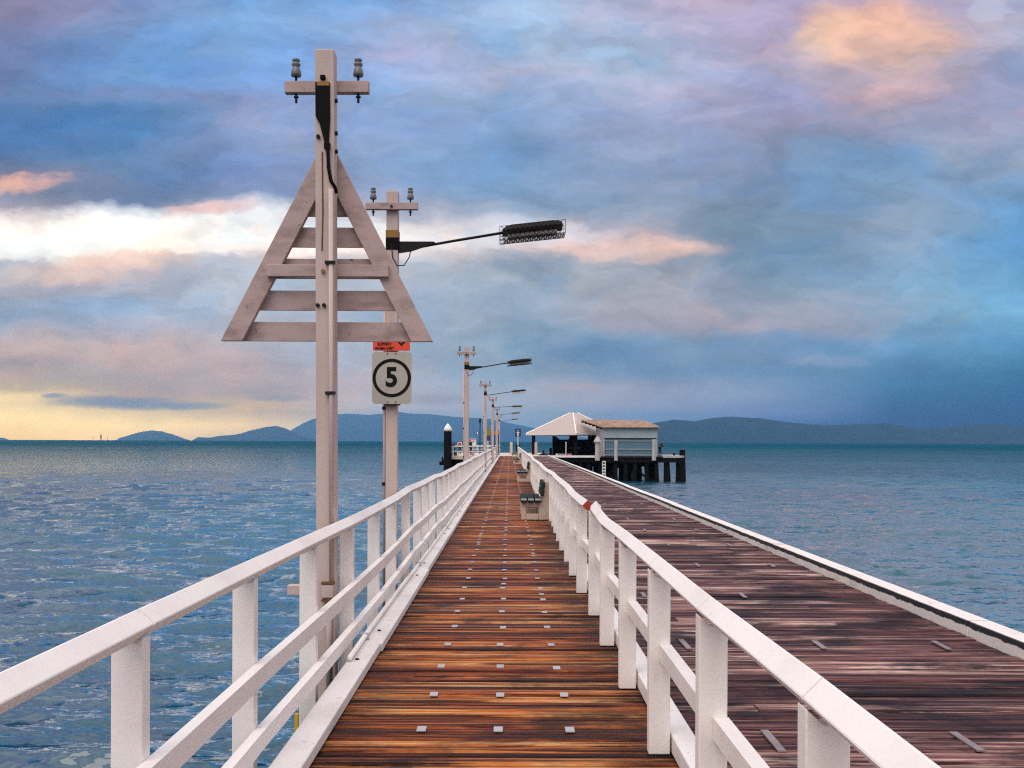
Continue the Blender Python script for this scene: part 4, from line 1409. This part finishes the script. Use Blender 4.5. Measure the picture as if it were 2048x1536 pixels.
for i_, (px, m_, lab) in enumerate(((1114, 'cloth_white', 'small white crate, first of the row before the black screen'), (1121, 'galvanised', 'small grey crate in the middle of the row before the black screen'), (1128, 'notice_pink', 'pinkish crate touching the thin white post'), (1139, 'notice_pink', 'pinkish crate last in the row before the black screen'))):
    q = at(px, 908, 109)
    cr_ = empty('crate', (q.x, 109, -.01)); tag(cr_, lab, 'crate', 'crates on the wharf')
    w_ = .14 if i_ < 2 else .24
    mb = MB(); mb.box(-w_, w_, -.15, .15, 0, .20); mb.build('body', m_, cr_, bevel=.015)
    mb = MB(); mb.box(-w_ - .012, w_ + .012, -.162, .162, .203, .235); mb.build('lid', m_, cr_, bevel=.008)


# ------------------------------------------------------------------ people
def skinned(name, joints, edges, mat, parent, sub=1, root=0):
    me = bpy.data.meshes.new(name)
    me.from_pydata([j[:3] for j in joints], edges, [])
    me.materials.append(M[mat])
    o = bpy.data.objects.new(name, me); COL.objects.link(o)
    o.parent = parent
    md = o.modifiers.new('skin', 'SKIN'); md.use_smooth_shade = True
    for i, j in enumerate(joints):
        sv = me.skin_vertices[0].data[i]
        r_ = j[3]; sv.radius = (r_, j[4] if len(j) > 4 else r_); sv.use_root = (i == root)
    ss_ = o.modifiers.new('sub', 'SUBSURF'); ss_.levels = sub; ss_.render_levels = sub
    return o


def person(loc, rz, h, label, top, bottom, bend=0.0, arms='down', stride=.10, sleeve=True, long_legs=True):
    """standing figure; local +Y is where it faces; bend tips the trunk forward"""
    root = empty('person', loc, rz); tag(root, label, 'person', None)
    k = h / 1.75
    cb, sb = math.cos(bend), math.sin(bend)

    def T(x, y, z):      # trunk point, tipped about the hips
        z0 = .93
        if z > z0:
            dz = z - z0
            y, z = y * cb + dz * sb, z0 + dz * cb - y * sb
        return (x * k, y * k, z * k)
    J, E = [], []

    def add(p, r, par=None, r2=None):
        J.append((*p, r * k, (r2 or r) * k)); i = len(J) - 1
        if par is not None: E.append((par, i))
        return i
    pel = add(T(0, 0, .95), .125, None, .10)
    wai = add(T(0, 0, 1.12), .115, pel, .09)
    che = add(T(0, 0, 1.32), .135, wai, .10)
    nkb = add(T(0, 0, 1.45), .075, che, .065)
    nck = add(T(0, .01, 1.52), .050, nkb)
    hd1 = add(T(0, .02, 1.60), .072, nck, .085)
    hd2 = add(T(0, .02, 1.69), .070, hd1, .085)
    tipj = {}
    pose = {'down': ((.225, .0, 1.13), (.24, .07, .88)), 'front': ((.23, .06, 1.15), (.09, .24, 1.16)), 'rail': ((.24, .14, 1.17), (.18, .38, 1.08))}[arms]
    for s in (-1, 1):
        sh_ = add(T(s * .175, 0, 1.405), .055, che)
        el = add(T(s * pose[0][0], pose[0][1], pose[0][2]), .040, sh_)
        wr = add(T(s * pose[1][0], pose[1][1], pose[1][2]), .028, el)
        d = (Vector(J[wr][:3]) - Vector(J[el][:3])).normalized()
        pm = add(tuple(Vector(J[wr][:3]) + d * .05 * k), .034, wr, .020)
        side = Vector((1, 0, 0)) if abs(d.x) < .7 else Vector((0, 0, 1))
        for fi, (o_, ln) in enumerate(((-.027, .060), (-.009, .075), (.009, .070), (.027, .055))):
            b_ = add(tuple(Vector(J[pm][:3]) + (side * o_ + d * .040) * k), .0095, pm)
            add(tuple(Vector(J[b_][:3]) + (d * ln + Vector((0, -.0, -.015))) * k), .0075, b_)
        th_ = add(tuple(Vector(J[pm][:3]) + (side * (-s * .040) + d * .015) * k), .010, pm)
        add(tuple(Vector(J[th_][:3]) + (side * (-s * .015) + d * .045) * k), .008, th_)
        tipj[s] = (sh_, el, wr)
        hp = add((s * .095 * k, 0, .90 * k), .090, pel)
        kn = add((s * .105 * k, (s * stride * .5 + .02) * k, .50 * k), .060, hp)
        an = add((s * .105 * k, (s * stride) * k, .085 * k), .042, kn)
        add((s * .115 * k, (s * stride + .14) * k, .035 * k), .035, an)
        tipj[(s, 'leg')] = (hp, kn, an)
    body = skinned('body', J, E, 'skin', root)
    # clothing follows the same joints, a little fuller
    def sub_skel(idx, edges, grow, mat, name):
        mp_ = {a: i for i, a in enumerate(idx)}
        jj = [(*J[a][:3], J[a][3] + grow * k, J[a][4] + grow * k) for a in idx]
        return skinned(name, jj, [(mp_[a], mp_[b]) for a, b in edges], mat, root)
    idx = [pel, wai, che, nkb]; ed = [(pel, wai), (wai, che), (che, nkb)]
    for s in (-1, 1):
        idx += [tipj[s][0], tipj[s][1]]; ed += [(che, tipj[s][0]), (tipj[s][0], tipj[s][1])]
        if sleeve: idx.append(tipj[s][2]); ed.append((tipj[s][1], tipj[s][2]))
    sub_skel(idx, ed, .016, top, 'shirt')
    idx = [pel]; ed = []
    for s in (-1, 1):
        hp, kn, an = tipj[(s, 'leg')]
        idx += [hp, kn]; ed += [(pel, hp), (hp, kn)]
        if long_legs: idx.append(an); ed.append((kn, an))
    sub_skel(idx, ed, .018, bottom, 'trousers')
    hh = [T(0, -.005, 1.66), T(0, -.012, 1.735)]
    skinned('hair', [(*hh[0], .082 * k, .088 * k), (*hh[1], .074 * k, .080 * k)], [(0, 1)], 'hair', root)
    # face: eyes, nose, mouth
    fb = MB()
    for s in (-1, 1):
        c_ = T(s * .030, .100, 1.635); fb.lathe([(.004 * k, -.010 * k), (.011 * k, 0), (.004 * k, .010 * k)], c_, 8)
    fb.build('eyes', 'hair', root)
    fb = MB(); a_, b_ = T(0, .100, 1.635), T(0, .125, 1.60); fb.tube([a_, b_], .008 * k, 6, r1=.014 * k); fb.build('nose', 'skin', root)
    fb = MB(); fb.tube([T(-.025, .106, 1.565), T(.025, .106, 1.565)], .006 * k, 6); fb.build('mouth', 'cloth_red', root)
    for s in (-1, 1):
        fb = MB(); fb.lathe([(.006 * k, -.03 * k), (.018 * k, 0), (.006 * k, .03 * k)], T(s * .078, .01, 1.625), 8); fb.build('ear', 'skin', root)
    return root


def feet(px, Y): return (at(px, 881, Y).x, Y, -.004)


p_ = person(feet(919.5, 109), R(180), 1.72, 'person in a white top with red chest panel and dark shorts at the landing rail', 'cloth_white', 'cloth_dark', arms='front', sleeve=False, long_legs=False)
mb = MB(); mb.prism([(-.17, 1.18), (.17, 1.18), (.15, 1.34), (.08, 1.40), (-.08, 1.40), (-.15, 1.34)], 'y', .118, .128); mb.build('chest_panel', 'cloth_red', p_, bevel=.01)
person(feet(907.5, 109), R(150), 1.50, 'shorter person in dark clothes leaning forward next to the black pile', 'cloth_dark', 'cloth_dark', bend=.30, arms='rail')
person(feet(942, 108.2), R(60), 1.76, 'person all in black standing right of the nearer lamp pole shaft', 'cloth_black', 'cloth_black', bend=.08, arms='front')
person((at(1320, 881, 107.8).x, 107.8, .13), R(-75), 1.62, 'dark figure leaning out over the side stage at the shed end', 'cloth_dark', 'cloth_black', bend=.38, arms='rail')


def bag(px, Y, w, h, mat, label):
    q = at(px, 881, Y)
    r_ = empty('bag', (q.x, Y, -.003)); tag(r_, label, 'bag')
    mb = MB()
    st = [(0, .85), (.15, 1.0), (.55, .98), (.85, .80), (1.0, .50)]
    vs = []
    n = 12
    for t, s in st:
        vs += [(w * s * math.cos(2 * math.pi * i / n) * (1 if abs(math.cos(2 * math.pi * i / n)) < .9 else .95), w * .55 * s * math.sin(2 * math.pi * i / n), h * t) for i in range(n)]
    fs = [tuple(range(n - 1, -1, -1)), tuple((len(st) - 1) * n + i for i in range(n))]
    for s_ in range(len(st) - 1):
        fs += [(s_ * n + i, s_ * n + (i + 1) % n, (s_ + 1) * n + (i + 1) % n, (s_ + 1) * n + i) for i in range(n)]
    mb.add(vs, fs); mb.build('body', mat, r_, smooth=True)
    mb = MB(); mb.tube([(-w * .3, 0, h * .97), (-w * .2, 0, h * 1.15), (w * .2, 0, h * 1.15), (w * .3, 0, h * .97)], .02, 6); mb.build('handle', 'cloth_black', r_)
    mb = MB(); mb.box(-w * .5, w * .5, -w * .60, -w * .5, h * .18, h * .55); mb.build('pocket', mat, r_, bevel=.02)
    return r_


bag(935.5, 108.6, .17, .46, 'cloth_tan', 'tan rucksack on the landing just right of the nearer lamp pole')
bag(900, 107.6, .42, .22, 'cloth_navy', 'low navy holdall on the landing at the foot of the black pile')
bag(910, 108.0, .26, .34, 'cloth_black', 'black bag on the landing between the two people at the rail')
bag(946.5, 108.6, .15, .36, 'notice_pink', 'pinkish bag beside the person dressed in black')

# ------------------------------------------------------------------ navigation marks on the horizon
def mark(px, ytop, Y, lab, tower=False):
    a = at(px, ytop, Y); sea = SEA - Y * Y / (2 * ERAD)
    r_ = empty('channel_marker', (a.x, Y, sea)); tag(r_, lab, 'channel marker', 'channel markers on the horizon')
    h = a.z - sea
    if tower:
        mb = MB()
        for s, t in ((-1, -1), (1, -1), (1, 1), (-1, 1)):
            mb.tube([(s * 2.6, t * 2.6, -1), (s * .8, t * .8, h * .62)], .38, 6)
        for f in (.2, .42): 
            wd = 2.6 - 1.8 * f / .62
            mb.box(-wd, wd, -wd, -wd + .4, h * f, h * f + .4); mb.box(-wd, wd, wd - .4, wd, h * f, h * f + .4)
        mb.build('frame', 'dark_timber', r_)
        mb = MB(); mb.box(-1.6, 1.6, -1.6, 1.6, h * .45, h * .72); mb.build('daymark', 'dark_timber', r_)
        mb = MB(); mb.tube([(0, 0, h * .62), (0, 0, h)], .55, 6, r1=.35); mb.build('mast', 'dark_timber', r_)
    else:
        mb = MB(); mb.tube([(0, 0, -1), (0, 0, h)], .55, 6); mb.build('post', 'dark_timber', r_)
        mb = MB(); mb.lathe([(.7, 0), (.8, 1.2), (.2, 2.0)], (0, 0, h - 2), 8); mb.build('topmark', 'dark_timber', r_)


mark(202, 866, 3300, 'lattice beacon tower on the horizon left of the island', True)
mark(186, 873, 3300, 'thin channel marker left of the lattice tower')
mark(215, 873.5, 3300, 'thin channel marker just right of the lattice tower')
mark(335, 875, 3300, 'thin channel marker in front of the single-peaked island')
